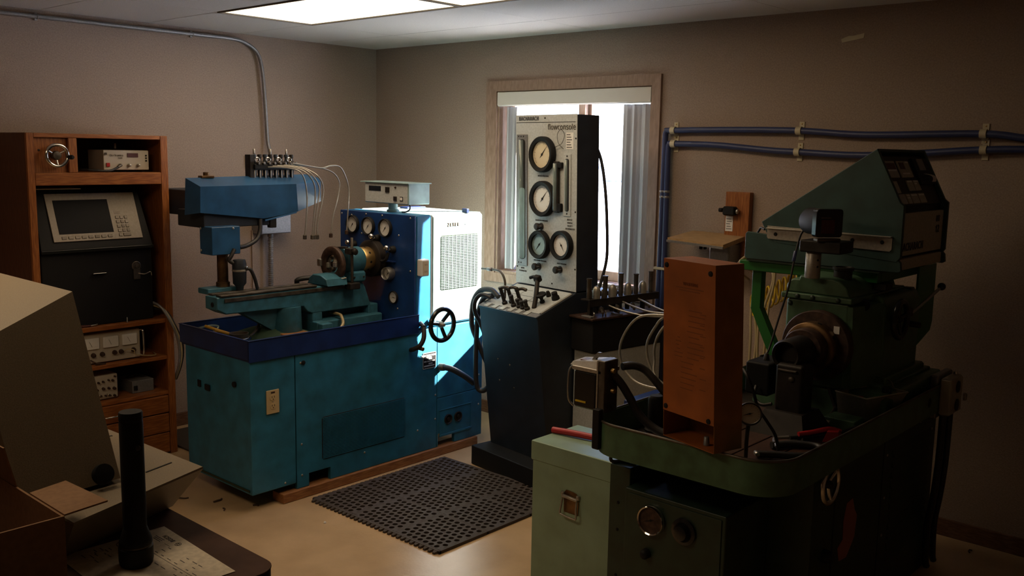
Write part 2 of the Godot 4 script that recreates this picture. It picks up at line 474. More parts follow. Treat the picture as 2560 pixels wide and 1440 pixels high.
# ---------- room ----------
func room():
	bx(-0.15, -0.12, -0.2, 6.75, 0.0, 6.35, 0.0)
	struct_("floor", "floor")
	bx(-0.15, 0, -0.2, 0.0, H + 0.03, 6.35, 0.0)
	struct_("wall_left", "wall")
	# window wall with an opening for the window
	var z0 := -0.2
	bx(0, 0, z0, 1.2, H + 0.03, 0, 0.0); bx(2.371, 0, z0, 6.75, H + 0.03, 0, 0.0)
	bx(1.2, 0, z0, 2.371, 0.957, 0, 0.0); bx(1.2, 2.113, z0, 2.371, H + 0.03, 0, 0.0)
	var ww := struct_("wall_back", "wall")
	# paint scar on the wall
	F = Transform3D(Basis(Vector3.BACK, 0.12), V(3.49, 2.302, 0))
	prism([Vector2(-0.055, -0.012), Vector2(0.05, -0.009), Vector2(0.055, 0.013), Vector2(0.0, 0.01), Vector2(-0.02, 0.014), Vector2(-0.058, 0.005)], 0.0, 0.0015, 0.0)
	no_frame(); put("paint_scar", "clip", ww, "pale torn paint patch")
	bx(6.6, 0, 0, 6.75, H + 0.03, 6.2, 0.0); struct_("wall_right", "wall")
	bx(0, 0, 6.2, 6.75, H + 0.03, 6.35, 0.0); struct_("wall_front", "wall")
	# ceiling: slab, then lay-in tiles hung between T bars
	bx(-0.15, H + 0.03, -0.2, 6.75, H + 0.15, 6.35, 0.0)
	var ce := struct_("ceiling", "ceiling")
	var xs := [0.0]
	for i in 6: xs.append(0.76 + 1.22 * i)
	xs[-1] = 6.6
	var zs := [0.0]
	for i in 10: zs.append(0.503 + 0.6096 * i)
	zs.append(6.2)
	for i in xs.size() - 1:
		for j in zs.size() - 1:
			if (j == 2 and (i == 1 or i == 2)) or (j == 6 and i == 2): continue
			bx(xs[i] + 0.0035, H + 0.002, zs[j] + 0.0035, xs[i + 1] - 0.0035, H + 0.018, zs[j + 1] - 0.0035, 0.003)
			put("ceiling_tile", "ceiling", ce)
	for i in range(1, xs.size() - 1): bx(xs[i] - 0.0035, H + 0.0035, 0, xs[i] + 0.0035, H + 0.03, 6.2, 0.0)
	for j in range(1, zs.size() - 1): bx(0, H + 0.0035, zs[j] - 0.0035, 6.6, H + 0.03, zs[j] + 0.0035, 0.0)
	put("grid_bars", "tbar", ce, "", "stuff")
	# two lit troffers end to end
	for k in 3:
		var i: int = [0, 1, 1][k]
		var x0 := 0.76 + 1.22 * i
		var zt := 1.1126 if k < 2 else 3.551
		var o := thing("ceiling_light", ["fluorescent ceiling panel nearer the left wall, all of its lit lens in view", "fluorescent ceiling panel cut off by the top edge, touching its neighbour's end", "fluorescent ceiling panel over the foreground table, above the top edge of the picture"][k], "light", V(x0 + 0.61, H, zt + 0.305), "lit panels in the ceiling grid")
		for q in [[0.0, 0.012, 0.0, 0.6096], [1.208, 1.22, 0.0, 0.6096], [0.012, 1.208, 0.0, 0.012], [0.012, 1.208, 0.5976, 0.6096]]:
			bx(x0 + q[0], H - 0.004, zt + q[2], x0 + q[1], H + 0.03, zt + q[3], 0.001)
		put("frame", "tbar_dark", o)
		bx(x0 + 0.0122, H + 0.003, zt + 0.0122, x0 + 1.2078, H + 0.012, zt + 0.5976, 0.001); put("lens", "lens", o)
	# baseboards
	bx(0.0, 0, 0.0, 0.014, 0.083, 6.2, 0.004); struct_("baseboard_left", "trim")
	bx(0.014, 0, 0.0, 6.6, 0.083, 0.014, 0.004); struct_("baseboard_back", "trim")

func window_and_outside():
	var w := Node3D.new(); w.name = "window_1"; w.position = V(1.78, 0.9, 0); add_child(w); owner_at[w] = w.position; w.set_meta("kind", "structure")
	# mitred casing: four boards
	var o := [V(1.112, 0.896, 0), V(2.434, 0.896, 0), V(2.434, 2.178, 0), V(1.112, 2.178, 0)]
	var n := [V(1.198, 0.955, 0), V(2.373, 0.955, 0), V(2.373, 2.115, 0), V(1.198, 2.115, 0)]
	var d := V(0, 0, 0.019)
	for i in 4:
		var j := (i + 1) % 4
		hull([o[i] + d * 0.05, o[j] + d * 0.05, n[j] + d * 0.05, n[i] + d * 0.05], [o[i] + d, o[j] + d, n[j] + d * 0.75, n[i] + d * 0.75]); put("casing", "casing", w)
	# jamb liners
	bx(1.2, 0.957, -0.2, 1.212, 2.113, 0, 0.0); put("jamb", "casing", w)
	bx(2.359, 0.957, -0.2, 2.371, 2.113, 0, 0.0); put("jamb", "casing", w)
	bx(1.212, 2.101, -0.2, 2.359, 2.113, 0, 0.0); put("jamb", "casing", w)
	bx(1.212, 0.957, -0.2, 2.359, 0.972, 0.0, 0.0); put("sill", "casing", w)
	# two sashes and the meeting stiles
	for s in [[1.212, 1.83, -0.125, -0.09], [1.8, 2.359, -0.165, -0.13]]:
		bx(s[0], 0.972, s[2], s[0] + 0.05, 2.101, s[3], 0.004); bx(s[1] - 0.05, 0.972, s[2], s[1], 2.101, s[3], 0.004)
		bx(s[0] + 0.05, 0.972, s[2], s[1] - 0.05, 1.03, s[3], 0.004); bx(s[0] + 0.05, 2.05, s[2], s[1] - 0.05, 2.101, s[3], 0.004)
		var sa := put("sash", "casing", w)
		var zm: float = (s[2] + s[3]) / 2
		face([V(s[0] + 0.045, 1.025, zm), V(s[1] - 0.045, 1.025, zm), V(s[1] - 0.045, 2.055, zm), V(s[0] + 0.045, 2.055, zm)], V(0, 0, 1))
		put("pane", "glass", sa)
	bx(1.778, 0.972, -0.128, 1.8, 2.101, -0.1, 0.002); put("weather_strip", "vinyl", w)
	# roller blind in its cassette at the top of the opening
	var b := thing("roller_blind", "off-white rolled-up blind valance across the top of the window", "blind", V(1.785, 2.0, -0.02))
	var pr := [Vector2(0.004, 2.022), Vector2(0.014, 2.03), Vector2(0.014, 2.108), Vector2(0.0, 2.112), Vector2(-0.06, 2.112), Vector2(-0.06, 2.1), Vector2(-0.006, 2.1), Vector2(-0.006, 2.022)]
	frame(V(1.203, 0, 0), V(0, 0, 1), V(0, 1, 0)); F = Transform3D(Basis(V(0, 0, 1), V(0, 1, 0), V(-1, 0, 0)), V(2.368, 0, 0))
	prism(pr, 0.0, 1.163, 0.001); no_frame(); put("valance", "blind", b)
	cy(V(1.22, 2.06, -0.035), V(2.35, 2.06, -0.035), 0.022, -1, 16); put("roll", "blind", b)
	# gathered curtains beside the panes
	for c in [["pale curtain bunched at the left side of the window", 1.235, 1.325], ["grey-blue curtain hanging in folds at the right side of the window", 2.14, 2.35]]:
		var nn := 40
		for i in nn:
			var x: float = lerpf(c[1], c[2], float(i) / nn)
			var x2: float = lerpf(c[1], c[2], float(i + 1) / nn)
			var za := -0.055 + 0.012 * sin(i * 0.5) + 0.004 * sin(i * 1.3)
			var zb := -0.055 + 0.012 * sin((i + 1) * 0.5) + 0.004 * sin((i + 1) * 1.3)
			for q in [0.0, -0.003]: face([V(x, 0.98, za + q), V(x2, 0.98, zb + q), V(x2, 2.02, zb + q), V(x, 2.02, za + q)], V(0, 0, 1.0 if q == 0.0 else -1.0))
		one("curtain", "curtain", c[0], "curtain")
	# outside: a snow field with faint far hedgerows
	bx(-150, -0.9, -300, 60, -0.6, -0.6, 0.0); struct_("ground", "snow")
	var rng := RandomNumberGenerator.new(); rng.seed = 4
	for k in 2:
		for i in 70:
			var x := -110.0 + i * 1.6 + rng.randf() * 0.8
			var zz: float = [-105.0, -62.0][k]
			lathe(V(x, -0.7, zz + rng.randf() * 3), V(0, 1, 0), [[1.0, 0], [1.4, 0.15], [1.0 + rng.randf() * 0.4, 0.25 + rng.randf() * [0.5, 0.1][k]], [0, 0.4 + rng.randf() * [0.6, 0.12][k]]], 7)
		one("hedgerow", "brush", ["faint far line of brush on the snowy horizon seen through the right pane", "nearer low line of brush on the snow seen through the right pane"][k], "hedge", "", "stuff")

# ---------- oak rack cabinet on the left ----------
func cabinet():
	var o := thing("rack_cabinet", "tall oak cabinet with open shelves full of electronics against the left wall", "cabinet", V(0.235, 0, 2.24))
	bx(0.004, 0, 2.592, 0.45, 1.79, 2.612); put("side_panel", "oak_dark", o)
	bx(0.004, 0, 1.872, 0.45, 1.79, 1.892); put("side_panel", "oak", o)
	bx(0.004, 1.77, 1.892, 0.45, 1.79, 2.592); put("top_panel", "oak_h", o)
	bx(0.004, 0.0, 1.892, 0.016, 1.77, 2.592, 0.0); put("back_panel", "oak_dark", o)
	bx(0.45, 0, 1.872, 0.47, 1.79, 1.914); put("stile", "oak", o)
	bx(0.45, 0, 2.576, 0.47, 1.79, 2.612); put("stile", "oak", o)
	bx(0.45, 1.593, 2.364, 0.47, 1.768, 2.408); put("stile", "oak", o)
	bx(0.45, 1.768, 1.914, 0.47, 1.79, 2.576); put("rail", "oak_h", o)
	bx(0.45, 1.529, 1.914, 0.47, 1.593, 2.576); put("rail", "oak_h", o)
	bx(0.02, 1.575, 1.892, 0.45, 1.593, 2.592); put("shelf", "oak_h", o)
	bx(0.02, 0.757, 1.892, 0.462, 0.783, 2.592); put("shelf", "oak_h", o)
	bx(0.02, 0.548, 1.892, 0.462, 0.570, 2.592); put("shelf", "oak_h", o)
	bx(0.02, 0.345, 1.892, 0.462, 0.367, 2.592); put("shelf", "oak_h", o)
	bx(0.02, 1.593, 2.380, 0.45, 1.768, 2.392); put("divider", "oak_dark", o)
	bx(0.436, 1.593, 2.408, 0.448, 1.768, 2.576, 0.0); var hp := put("panel", "oak", o)
	screw(V(0.448, 1.705, 2.545), V(1, 0, 0), 0.006)
	put("screw", "iron", hp)
	for i in 3:
		var y0: float = [0.245, 0.132, 0.012][i]
		var y1: float = [0.342, 0.239, 0.127][i]
		bx(0.44, y0, 1.918, 0.474, y1, 2.572, 0.004); var dr := put("drawer", "oak_h", o)
		if i == 0:
			tube([V(0.474, 0.285, 2.19), V(0.492, 0.285, 2.195), V(0.495, 0.285, 2.24), V(0.492, 0.285, 2.285), V(0.474, 0.285, 2.29)], 0.0045, 8); put("handle", "chrome", dr, "bright chrome bar handle")
	# chrome handwheel on the small upper panel
	var w := thing("handwheel", "bright chrome handwheel with dark crank knob on the cabinet's upper left panel", "handwheel", V(0.448, 1.62, 2.474))
	torus(V(0.49, 1.68, 2.474), V(1, 0, 0.0), 0.053, 0.009, 36, 12); put("rim", "chrome", w)
	for i in 3:
		var a := 0.5 + TAU * i / 3
		tube([V(0.475, 1.68, 2.474), V(0.483, 1.68 + 0.026 * sin(a), 2.474 + 0.026 * cos(a)), V(0.49, 1.68 + 0.05 * sin(a), 2.474 + 0.05 * cos(a))], 0.006, 8, 3)
		put("spoke", "chrome", w)
	lathe(V(0.448, 1.68, 2.474), V(1, 0, 0), [[0.018, 0], [0.018, 0.03], [0.024, 0.03], [0.02, 0.046], [0, 0.048]], 18); put("hub", "dull", w)
	lathe(V(0.49, 1.672, 2.424), V(1, 0, -0.25), [[0.005, 0], [0.006, 0.006], [0.011, 0.012], [0.012, 0.035], [0.008, 0.044], [0, 0.045]], 12); put("crank_knob", "black", w)
	# counter box
	var c := thing("electronic_counter", "small cream electronic counter with red display and three jacks in cabinet's upper right opening", "instrument", V(0.3, 1.593, 2.07))
	F = Transform3D(Basis(Vector3.UP, -0.04), V(0.40, 1.6, 2.073))
	bx(-0.2, 0.004, -0.124, 0, 0.11, 0.124, 0.004); put("case", "instrument", c)
	for k in [-0.1, 0.1]:
		bx(-0.18, -0.007, k - 0.01, -0.02, 0.004, k + 0.01, 0.002); put("foot", "black", c)
	bx(0, 0.072, -0.064, 0.003, 0.094, -0.004, 0.001); put("display", "red_dull", c, "dark red digit window")
	for i in 3:
		cy(V(0, 0.03, -0.062 + i * 0.05), V(0.018, 0.03, -0.062 + i * 0.05), 0.009, 0.007, 14); put("jack", "brushed", c)
		bx(0, 0.05 + i * 0.014, -0.112, 0.004, 0.058 + i * 0.014, -0.104, 0.001); put("lamp", "black", c)
	bx(0, 0.022, 0.092, 0.007, 0.042, 0.11, 0.001); put("switch", "red", c, "red rocker switch")
	no_frame()
	txt("Bio Tronics", 0.011, V(0.4012, 1.682, 2.128), V(0, 0, -1), V(0, 1, 0), "dull", c)
	txt("5500", 0.008, V(0.4012, 1.668, 2.108), V(0, 0, -1), V(0, 1, 0), "dull", c)
	frame(V(0.402, 1.69, 2.187), V(0, 0, -1), V(0, 1, 0)); bx(-0.007, -0.006, 0, 0.007, 0.006, 0.001, 0); no_frame(); put("badge", "dull", c)
	cy(V(0.31, 1.717, 2.09), V(0.31, 1.745, 2.09), 0.006); put("terminal", "brushed", c)
	tube([V(0.42, 1.63, 2.115), V(0.44, 1.615, 2.15), V(0.455, 1.603, 2.19), V(0.458, 1.602, 2.23), V(0.45, 1.604, 2.27), V(0.43, 1.606, 2.3), V(0.36, 1.605, 2.31)], 0.006, 8)
	var cb := put("cable", "hose", c)
	cy(V(0.418, 1.631, 2.112), V(0.436, 1.62, 2.14), 0.008, 0.007); put("plug", "dull", cb)
	# control terminal: black housing leaning back, grey bezel with screen and keys
	var t := thing("control_terminal", "black computer console with grey keypad bezel and dark screen in cabinet's middle opening", "computer", V(0.27, 0.785, 2.24))
	hull([V(0.06, 1.2, 1.965), V(0.44, 1.2, 1.965), V(0.44, 1.2, 2.555), V(0.06, 1.2, 2.555)], [V(0.06, 1.505, 1.985), V(0.315, 1.505, 1.985), V(0.315, 1.505, 2.535), V(0.06, 1.505, 2.535)]); put("hood", "black", t)
	bx(0.06, 0.785, 1.965, 0.425, 1.18, 2.555, 0.004); var bd := put("body", "black", t)
	bx(0.06, 1.18, 1.96, 0.452, 1.2, 2.56, 0.004); put("ledge", "black_gloss", t)
	var up := V(-0.116, 0.284, 0).normalized()
	frame(V(0.4255, 1.236, 2.25), V(0, 0, -1), up)   # right, up along the sloping face
	bx(-0.237, 0, 0.001, 0.237, 0.262, 0.008, 0.003); var bz := put("bezel", "bezel", t, "grey-beige bezel")
	bx(-0.203, 0.04, 0.007, 0.083, 0.225, 0.0095, 0.002); put("screen", "screen", bz, "dark glass screen")
	for i in 8: bx(-0.195 + i * 0.0345, 0.012, 0.007, -0.171 + i * 0.0345, 0.027, 0.012, 0.002); put("key", "dull", bz)
	for r in 5:
		for k in 3:
			if r == 4 and k == 2: continue
			var kw := 0.017 if not (r == 4 and k == 1) else 0.041
			bx(0.108 + k * 0.024, 0.112 - r * 0.0245, 0.007, 0.108 + k * 0.024 + kw, 0.129 - r * 0.0245, 0.012, 0.002); put("key", "dull", bz)
	bx(0.105, 0.14, 0.007, 0.14, 0.155, 0.009, 0.001); put("label_plate", "dull", bz)
	no_frame()
	txt("FUEL INJECTION CONTROL", 0.014, V(0.333, 1.472, 2.31), V(0, 0, -1), up, "ink", bz, "lettering", true)
	bx(0.425, 1.058, 2.225, 0.44, 1.064, 2.298, 0.002); put("pull", "chrome", t, "thin bright pull strip")
	lathe(V(0.425, 1.085, 2.055), V(1, 0, 0), [[0.026, 0], [0.026, 0.003], [0.022, 0.005], [0.02, 0.002], [0.009, 0.002], [0.009, 0.012], [0, 0.012]], 24); var lk := put("lock", "dull", t)
	bx(0.425, 1.01, 2.035, 0.432, 1.07, 2.073, 0.003); put("lock_plate", "dull", lk)
	tube([V(0.436, 1.045, 2.05), V(0.45, 1.04, 2.02), V(0.455, 1.05, 1.99), V(0.45, 1.03, 1.98)], 0.003, 6); put("key_ring", "chrome", lk)
	# papers on top of the hood
	hull([V(0.2, 1.5065, 2.3), V(0.41, 1.5065, 2.33), V(0.40, 1.5065, 2.55), V(0.2, 1.5065, 2.53)], [V(0.2, 1.51, 2.3), V(0.41, 1.51, 2.33), V(0.40, 1.51, 2.55), V(0.2, 1.51, 2.53)]); one("paper_stack", "paper", "papers lying on top of the black console under the oak rail", "paper")
	# red pliers on the shelf edge
	var p := thing("pliers", "red-handled pliers lying on oak shelf below the black console", "tool", V(0.44, 0.785, 2.36))
	tube([V(0.43, 0.79, 2.42), V(0.45, 0.79, 2.37), V(0.453, 0.79, 2.33)], 0.005, 6); put("handle", "red_dull", p)
	tube([V(0.40, 0.79, 2.41), V(0.432, 0.79, 2.36), V(0.45, 0.79, 2.325)], 0.005, 6); put("handle", "red_dull", p)
	tube([V(0.452, 0.79, 2.33), V(0.447, 0.79, 2.30), V(0.43, 0.79, 2.285)], 0.004, 6); put("jaws", "steel", p)
	cy(V(0.45, 0.783, 2.13), V(0.45, 0.812, 2.13), 0.004, 0.003, 8); one("stray_pin", "steel", "tiny steel pin standing on the oak shelf edge", "pin")
	# meter unit
	var m := thing("meter_unit", "wide cream instrument with three panel meters and a chrome side handle, second shelf up", "instrument", V(0.3, 0.570, 2.25))
	bx(0.12, 0.576, 2.045, 0.42, 0.737, 2.5, 0.005); put("case", "instrument", m)
	for k in [2.1, 2.45]:
		bx(0.15, 0.57, k - 0.012, 0.4, 0.576, k + 0.012, 0.001); put("foot", "black", m)
	for i in 3:
		var z := 2.11 + i * 0.105
		bx(0.42, 0.655, z - 0.042, 0.432, 0.715, z + 0.042, 0.004); var mt := put("meter", "white", m)
		bx(0.432, 0.669, z - 0.034, 0.4335, 0.708, z + 0.034, 0.001); put("dial", "dial", mt)
		tube([V(0.4345, 0.672, z), V(0.4345, 0.7, z + 0.014)], 0.0007, 5, 1); put("needle", "black", mt)
	for z in [2.31, 2.262, 2.194, 2.158, 2.088]:
		lathe(V(0.42, 0.622, z), V(1, 0, 0), [[0.013, 0], [0.013, 0.006], [0.01, 0.016], [0, 0.017]], 16); put("knob", "rust", m)
	for z in [2.036]:
		tube([V(0.42, 0.59, z + 0.012), V(0.445, 0.592, z + 0.006), V(0.448, 0.655, z + 0.004), V(0.445, 0.725, z + 0.006), V(0.42, 0.73, z + 0.012)], 0.005, 8); put("handle", "chrome", m)
	tube([V(0.425, 0.62, 2.15), V(0.45, 0.635, 2.13), V(0.455, 0.625, 2.1), V(0.45, 0.6, 2.09), V(0.452, 0.585, 2.03), V(0.44, 0.578, 1.97), V(0.36, 0.576, 1.94)], 0.003, 6); put("test_lead", "clearhose", m)
	tube([V(0.43, 0.60, 2.33), V(0.45, 0.58, 2.30), V(0.455, 0.576, 2.26), V(0.44, 0.575, 2.31)], 0.0035, 6); put("test_lead", "rust", m)
	# oscilloscope-like unit with many knobs
	var s := thing("signal_unit", "cream instrument crowded with knobs and plugs, lowest shelf beside the grey box", "instrument", V(0.3, 0.367, 2.29))
	bx(0.1, 0.371, 2.182, 0.42, 0.505, 2.41, 0.006); put("case", "instrument", s)
	bx(0.15, 0.367, 2.2, 0.4, 0.371, 2.39, 0.001); put("foot", "black", s)
	var ks := [[0.478, 2.33, 9], [0.468, 2.29, 6], [0.47, 2.265, 6], [0.475, 2.235, 5], [0.47, 2.212, 7], [0.43, 2.3, 7], [0.432, 2.265, 8], [0.43, 2.235, 7], [0.425, 2.205, 9], [0.395, 2.28, 5], [0.392, 2.255, 5], [0.39, 2.23, 5], [0.385, 2.205, 7], [0.49, 2.2, 5]]
	for k in ks:
		lathe(V(0.42, k[0], k[1]), V(1, 0, 0), [[k[2] * 0.001, 0], [k[2] * 0.001, 0.006], [k[2] * 0.0008, 0.015], [0, 0.016]], 12); put("knob", "rust", s)
	for k in [[0.4, 2.29], [0.398, 2.245]]:
		cy(V(0.42, k[0], k[1]), V(0.44, k[0], k[1]), 0.004); put("jack", "chrome", s)
	# little grey box
	var g := thing("small_box", "small grey box with dark socket at right end of the cabinet's lowest shelf", "instrument", V(0.3, 0.367, 2.03))
	bx(0.24, 0.367, 1.966, 0.40, 0.437, 2.092, 0.003); put("case", "galv", g)
	bx(0.4, 0.385, 2.064, 0.406, 0.41, 2.084, 0.001); put("socket", "black", g)
	tube([V(0.3, 0.437, 2.08), V(0.33, 0.455, 2.05), V(0.3, 0.45, 2.02), V(0.34, 0.445, 1.99), V(0.3, 0.44, 1.97)], 0.003, 6); put("lead", "hose", g)
	# cables looping over the right stile
	for i in 3:
		var k := i * 0.012
		tube([V(0.38, 0.88 - k * 2, 1.975 - k), V(0.455, 0.85 - k, 1.94 - k), V(0.492, 0.77, 1.905 - k * 0.6), V(0.50, 0.68 - k, 1.87 - k), V(0.497, 0.58, 1.855 - k * 0.8), V(0.485, 0.5, 1.858 - k * 0.5), V(0.44, 0.42, 1.862 - k * 0.4)], 0.0075, 8)
		one("hanging_cable", ["galv", "clearhose", "hose"][i], ["grey cable hanging out of the cabinet over its right stile, outermost of three", "tan cable of the bundle over the cabinet's right stile, middle of three", "dark cable of the bundle over the cabinet's right stile, nearest the blue machine"][i], "cable", "cables over the cabinet's right stile")
	# ribbed mat edge behind the cabinet
	bx(0.10, 0.0, 1.1, 0.9, 0.012, 1.83, 0.003); one("rubber_runner", "mat_rubber", "black runner mat on the floor between the cabinet and the blue machine", "mat")

# ---------- blue test bench ----------
func mesh_grille(parent: Node, x: float, y0: float, y1: float, z0: float, z1: float, sy: float, sz: float, m: String, back: String):
	frame(V(x, 0, 0), V(0, 0, -1), V(0, 1, 0))   # local right = -z
	prism(rrect(-z1, y0, -z0, y1, 0.015), -0.004, 0.0012, 0.001)
	var g := put("grille", back, parent)
	var y := y0 + sy
	while y < y1 - 0.003:
		bx(-z1 + 0.004, y - 0.0012, 0.001, -z0 - 0.004, y + 0.0012, 0.0042, 0.0); y += sy
	var z := z0 + sz
	while z < z1 - 0.003:
		bx(-z - 0.0012, y0 + 0.004, 0.001, -z + 0.0012, y1 - 0.004, 0.0034, 0.0); z += sz
	no_frame()
	put("wires", m, g, "", "stuff")

func test_bench() -> Node3D:
	var o := thing("test_bench", "big blue and teal pump test bench with tray and gauge head by the window", "machine", V(1.27, 0.0, 1.3))
	var X := 1.567
	# base: left end box overhangs the skid, the rest stands on it with fork slots
	bx(0.98, 0.08, 1.832, X, 0.75, 2.088, 0.006); put("end_cabinet", "teal", o)
	# front skin with two slots along its lower edge
	frame(V(X - 0.004, 0, 0), V(0, 0, -1), V(0, 1, 0))
	prism([Vector2(-1.83, 0.05), Vector2(-1.757, 0.05), Vector2(-1.757, 0.115), Vector2(-1.625, 0.115), Vector2(-1.625, 0.05), Vector2(-0.874, 0.05), Vector2(-0.874, 0.75), Vector2(-1.83, 0.75)], -0.02, 0.004, 0.002)
	no_frame(); var fp := put("front_panel", "teal", o)
	frame(V(X - 0.004, 0, 0), V(0, 0, -1), V(0, 1, 0))
	prism([Vector2(-0.871, 0.05), Vector2(-0.862, 0.05), Vector2(-0.862, 0.125), Vector2(-0.73, 0.125), Vector2(-0.73, 0.05), Vector2(-0.502, 0.05), Vector2(-0.502, 0.335), Vector2(-0.871, 0.335)], -0.02, 0.004, 0.002)
	no_frame(); var lp := put("access_panel", "teal", o)
	bx(X - 0.024, 0.338, 0.502, X, 0.75, 0.871, 0.002); put("access_panel", "teal", o)
	bx(0.98, 0.13, 0.502, X - 0.024, 0.75, 1.832, 0.0); put("body", "teal", o)
	bx(0.98, 0.05, 0.502, 1.0, 0.13, 1.832, 0.0); bx(1.0, 0.05, 1.81, X - 0.03, 0.13, 1.832, 0.0)
	put("skirt", "teal", o)
	for q in [[0.69, 1.80], [0.275, 1.80], [0.115, 1.80], [0.1, 1.9], [0.18, 1.02], [0.36, 0.885], [0.22, 0.885], [0.42, 0.53], [0.24, 0.53], [0.14, 1.4]]: screw(V(X, q[0], q[1]), V(1, 0, 0), 0.006)
	put("screws", "steel", o, "", "stuff")
	for q in [[0.69, 1.785, 0.011], [0.6, 1.9, 0.0]]:
		if q[2] > 0: lathe(V(X, q[0], q[1]), V(1, 0, 0), [[q[2], 0], [q[2], 0.005], [q[2] * 0.6, 0.007], [0, 0.007]], 14)
	put("plug", "black", o)
	# end face latch and plates
	lathe(V(1.44, 0.61, 2.088), V(0, 0, 1), [[0.014, 0], [0.014, 0.01], [0.008, 0.014], [0, 0.014]], 16); put("latch", "black", o)
	bx(1.17, 0.535, 2.088, 1.215, 0.565, 2.096, 0.002); bx(1.10, 0.54, 2.088, 1.13, 0.575, 2.094, 0.002); put("end_plate", "black", o)
	bx(1.0, 0.095, 2.088, 1.55, 0.105, 2.092, 0.0); put("end_seam", "green_dark", o)
	# wire grille low on the front
	mesh_grille(o, X, 0.165, 0.39, 1.113, 1.677, 0.0075, 0.0075, "teal", "black_paint")
	# recess with two sockets
	bx(X - 0.006, 0.115, 0.60, X + 0.001, 0.262, 0.845, 0.0); var rc := put("socket_recess", "teal", o)
	bx(X, 0.105, 0.59, X + 0.006, 0.117, 0.855, 0.002); bx(X, 0.26, 0.59, X + 0.004, 0.264, 0.855, 0.001); bx(X, 0.115, 0.594, X + 0.004, 0.262, 0.6, 0.001); bx(X, 0.115, 0.845, X + 0.004, 0.262, 0.85, 0.001)
	put("rim", "teal", rc)
	for z in [0.785, 0.705]:
		lathe(V(X + 0.001, 0.2, z), V(1, 0, 0), [[0.029, 0], [0.03, 0.008], [0.026, 0.01], [0.022, 0.003], [0.012, 0.003], [0.011, 0.012], [0, 0.013]], 22); put("socket", "iron", rc)
	# name plate
	bx(X, 0.524, 0.884, X + 0.0015, 0.615, 0.984, 0.0005); var np := put("name_plate", "black", o, "black plate with white print")
	frame(V(X + 0.0015, 0, 0), V(0, 0, -1), V(0, 1, 0))
	for q in [[-0.984, 0.524, -0.981, 0.615], [-0.887, 0.524, -0.884, 0.615], [-0.984, 0.612, -0.884, 0.615], [-0.984, 0.524, -0.884, 0.527]]: bx(q[0], q[1], 0, q[2], q[3], 0.001, 0.0)
	for q in [[-0.94, 0.575, -0.915], [-0.975, 0.562, -0.955], [-0.95, 0.562, -0.92], [-0.915, 0.562, -0.893], [-0.94, 0.548, -0.91], [-0.975, 0.536, -0.895]]: bx(q[0], q[1], 0, q[2], q[1] + 0.007, 0.0006, 0.0)
	no_frame(); put("plate_print", "panel_grey", np)
	txt("INJECTION PUMP", 0.010, V(X + 0.002, 0.599, 0.938), V(0, 0, -1), V(0, 1, 0), "white", np, "lettering", true)
	txt("TESTER", 0.009, V(X + 0.002, 0.5865, 0.938), V(0, 0, -1), V(0, 1, 0), "white", np, "lettering", true)
	# ivory duplex outlet on the end cabinet
	outlet(o, V(X, 0.526, 1.966), "ivory")
	# tray
	bx(0.947, 0.745, 1.05, 1.573, 0.757, 2.095, 0.0); put("tray_floor", "green_dark", o)
	bx(0.943, 0.745, 2.089, 1.575, 0.838, 2.096, 0.002); put("tray_wall", "navy", o)
	bx(1.568, 0.735, 1.02, 1.577, 0.838, 2.096, 0.002); put("tray_wall", "navy", o)
	bx(0.943, 0.745, 1.05, 0.95, 0.838, 2.09, 0.002); put("tray_wall", "navy", o)
	bx(1.53, 0.745, 1.02, 1.568, 0.838, 1.028, 0.002); put("tray_wall", "navy", o)
	bx(0.96, 0.737, 1.03, 1.571, 0.745, 2.09, 0.0); put("tray_apron", "navy", o)
	bx(1.566, 0.838, 1.02, 1.58, 0.842, 2.099, 0.001); bx(0.94, 0.838, 2.087, 1.566, 0.842, 2.099, 0.001); bx(0.94, 0.838, 1.05, 0.953, 0.842, 2.087, 0.001)
	put("tray_lip", "navy", o)
	# head: pale rear housing, blue gauge box in front of it
	bx(0.923, 0.757, 0.502, X, 1.388, 0.915, 0.018); var hd := put("head_housing", "pale", o)
	mesh_grille(hd2(o, hd), X, 0.957, 1.268, 0.552, 0.852, 0.0094, 0.03, "pale", "green_dark")
	for i in 5: txt("ZEXEL"[i], 0.019, V(X + 0.0005, 1.326, 0.792 - i * 0.0195), V(0, 0, -1), V(0, 1, 0), "dull", o, "raised_letter", true, 0.004)
	lathe(V(X, 1.326, 0.655), V(1, 0, 0), [[0.006, 0], [0.006, 0.002], [0, 0.002]], 12); put("raised_mark", "pale", o)
	bx(0.93, 0.757, 0.915, X - 0.004, 1.378, 0.922, 0.0); put("gasket", "black", o)
	bx(0.923, 0.757, 0.922, X, 1.386, 1.035, 0.008); put("gauge_box", "blue", o)
	bx(0.923, 0.757, 1.035, X, 1.386, 1.05, 0.006); put("gauge_panel", "panel_blue", o)
	for q in [[0.94, 1.365], [1.16, 1.372], [1.3, 1.372], [1.535, 1.37], [1.535, 1.08], [1.535, 0.81], [0.94, 1.0], [1.44, 1.27], [1.12, 1.26], [1.265, 1.26], [1.03, 1.36], [1.43, 0.86]]: screw(V(q[0], q[1], 1.05), V(0, 0, 1), 0.006)
	put("screws", "steel", o, "", "stuff")
	gauge(o, V(1.051, 1.309, 1.05), V(0, 0, 1), 0.052, 0.044, 0.022, "black", "dial", 230)
	gauge(o, V(1.19, 1.307, 1.05), V(0, 0, 1), 0.052, 0.044, 0.022, "black", "dial", 230)
	gauge(o, V(1.338, 1.305, 1.05), V(0, 0, 1), 0.052, 0.044, 0.022, "black", "dial", 230)
	gauge(o, V(1.377, 1.055, 1.05), V(0, 0, 1), 0.036, 0.031, 0.045, "steel", "dial", 230, 14)
	gauge(o, V(1.402, 0.921, 1.05), V(0, 0, 1), 0.036, 0.030, 0.014, "black", "dial", 350, 14)
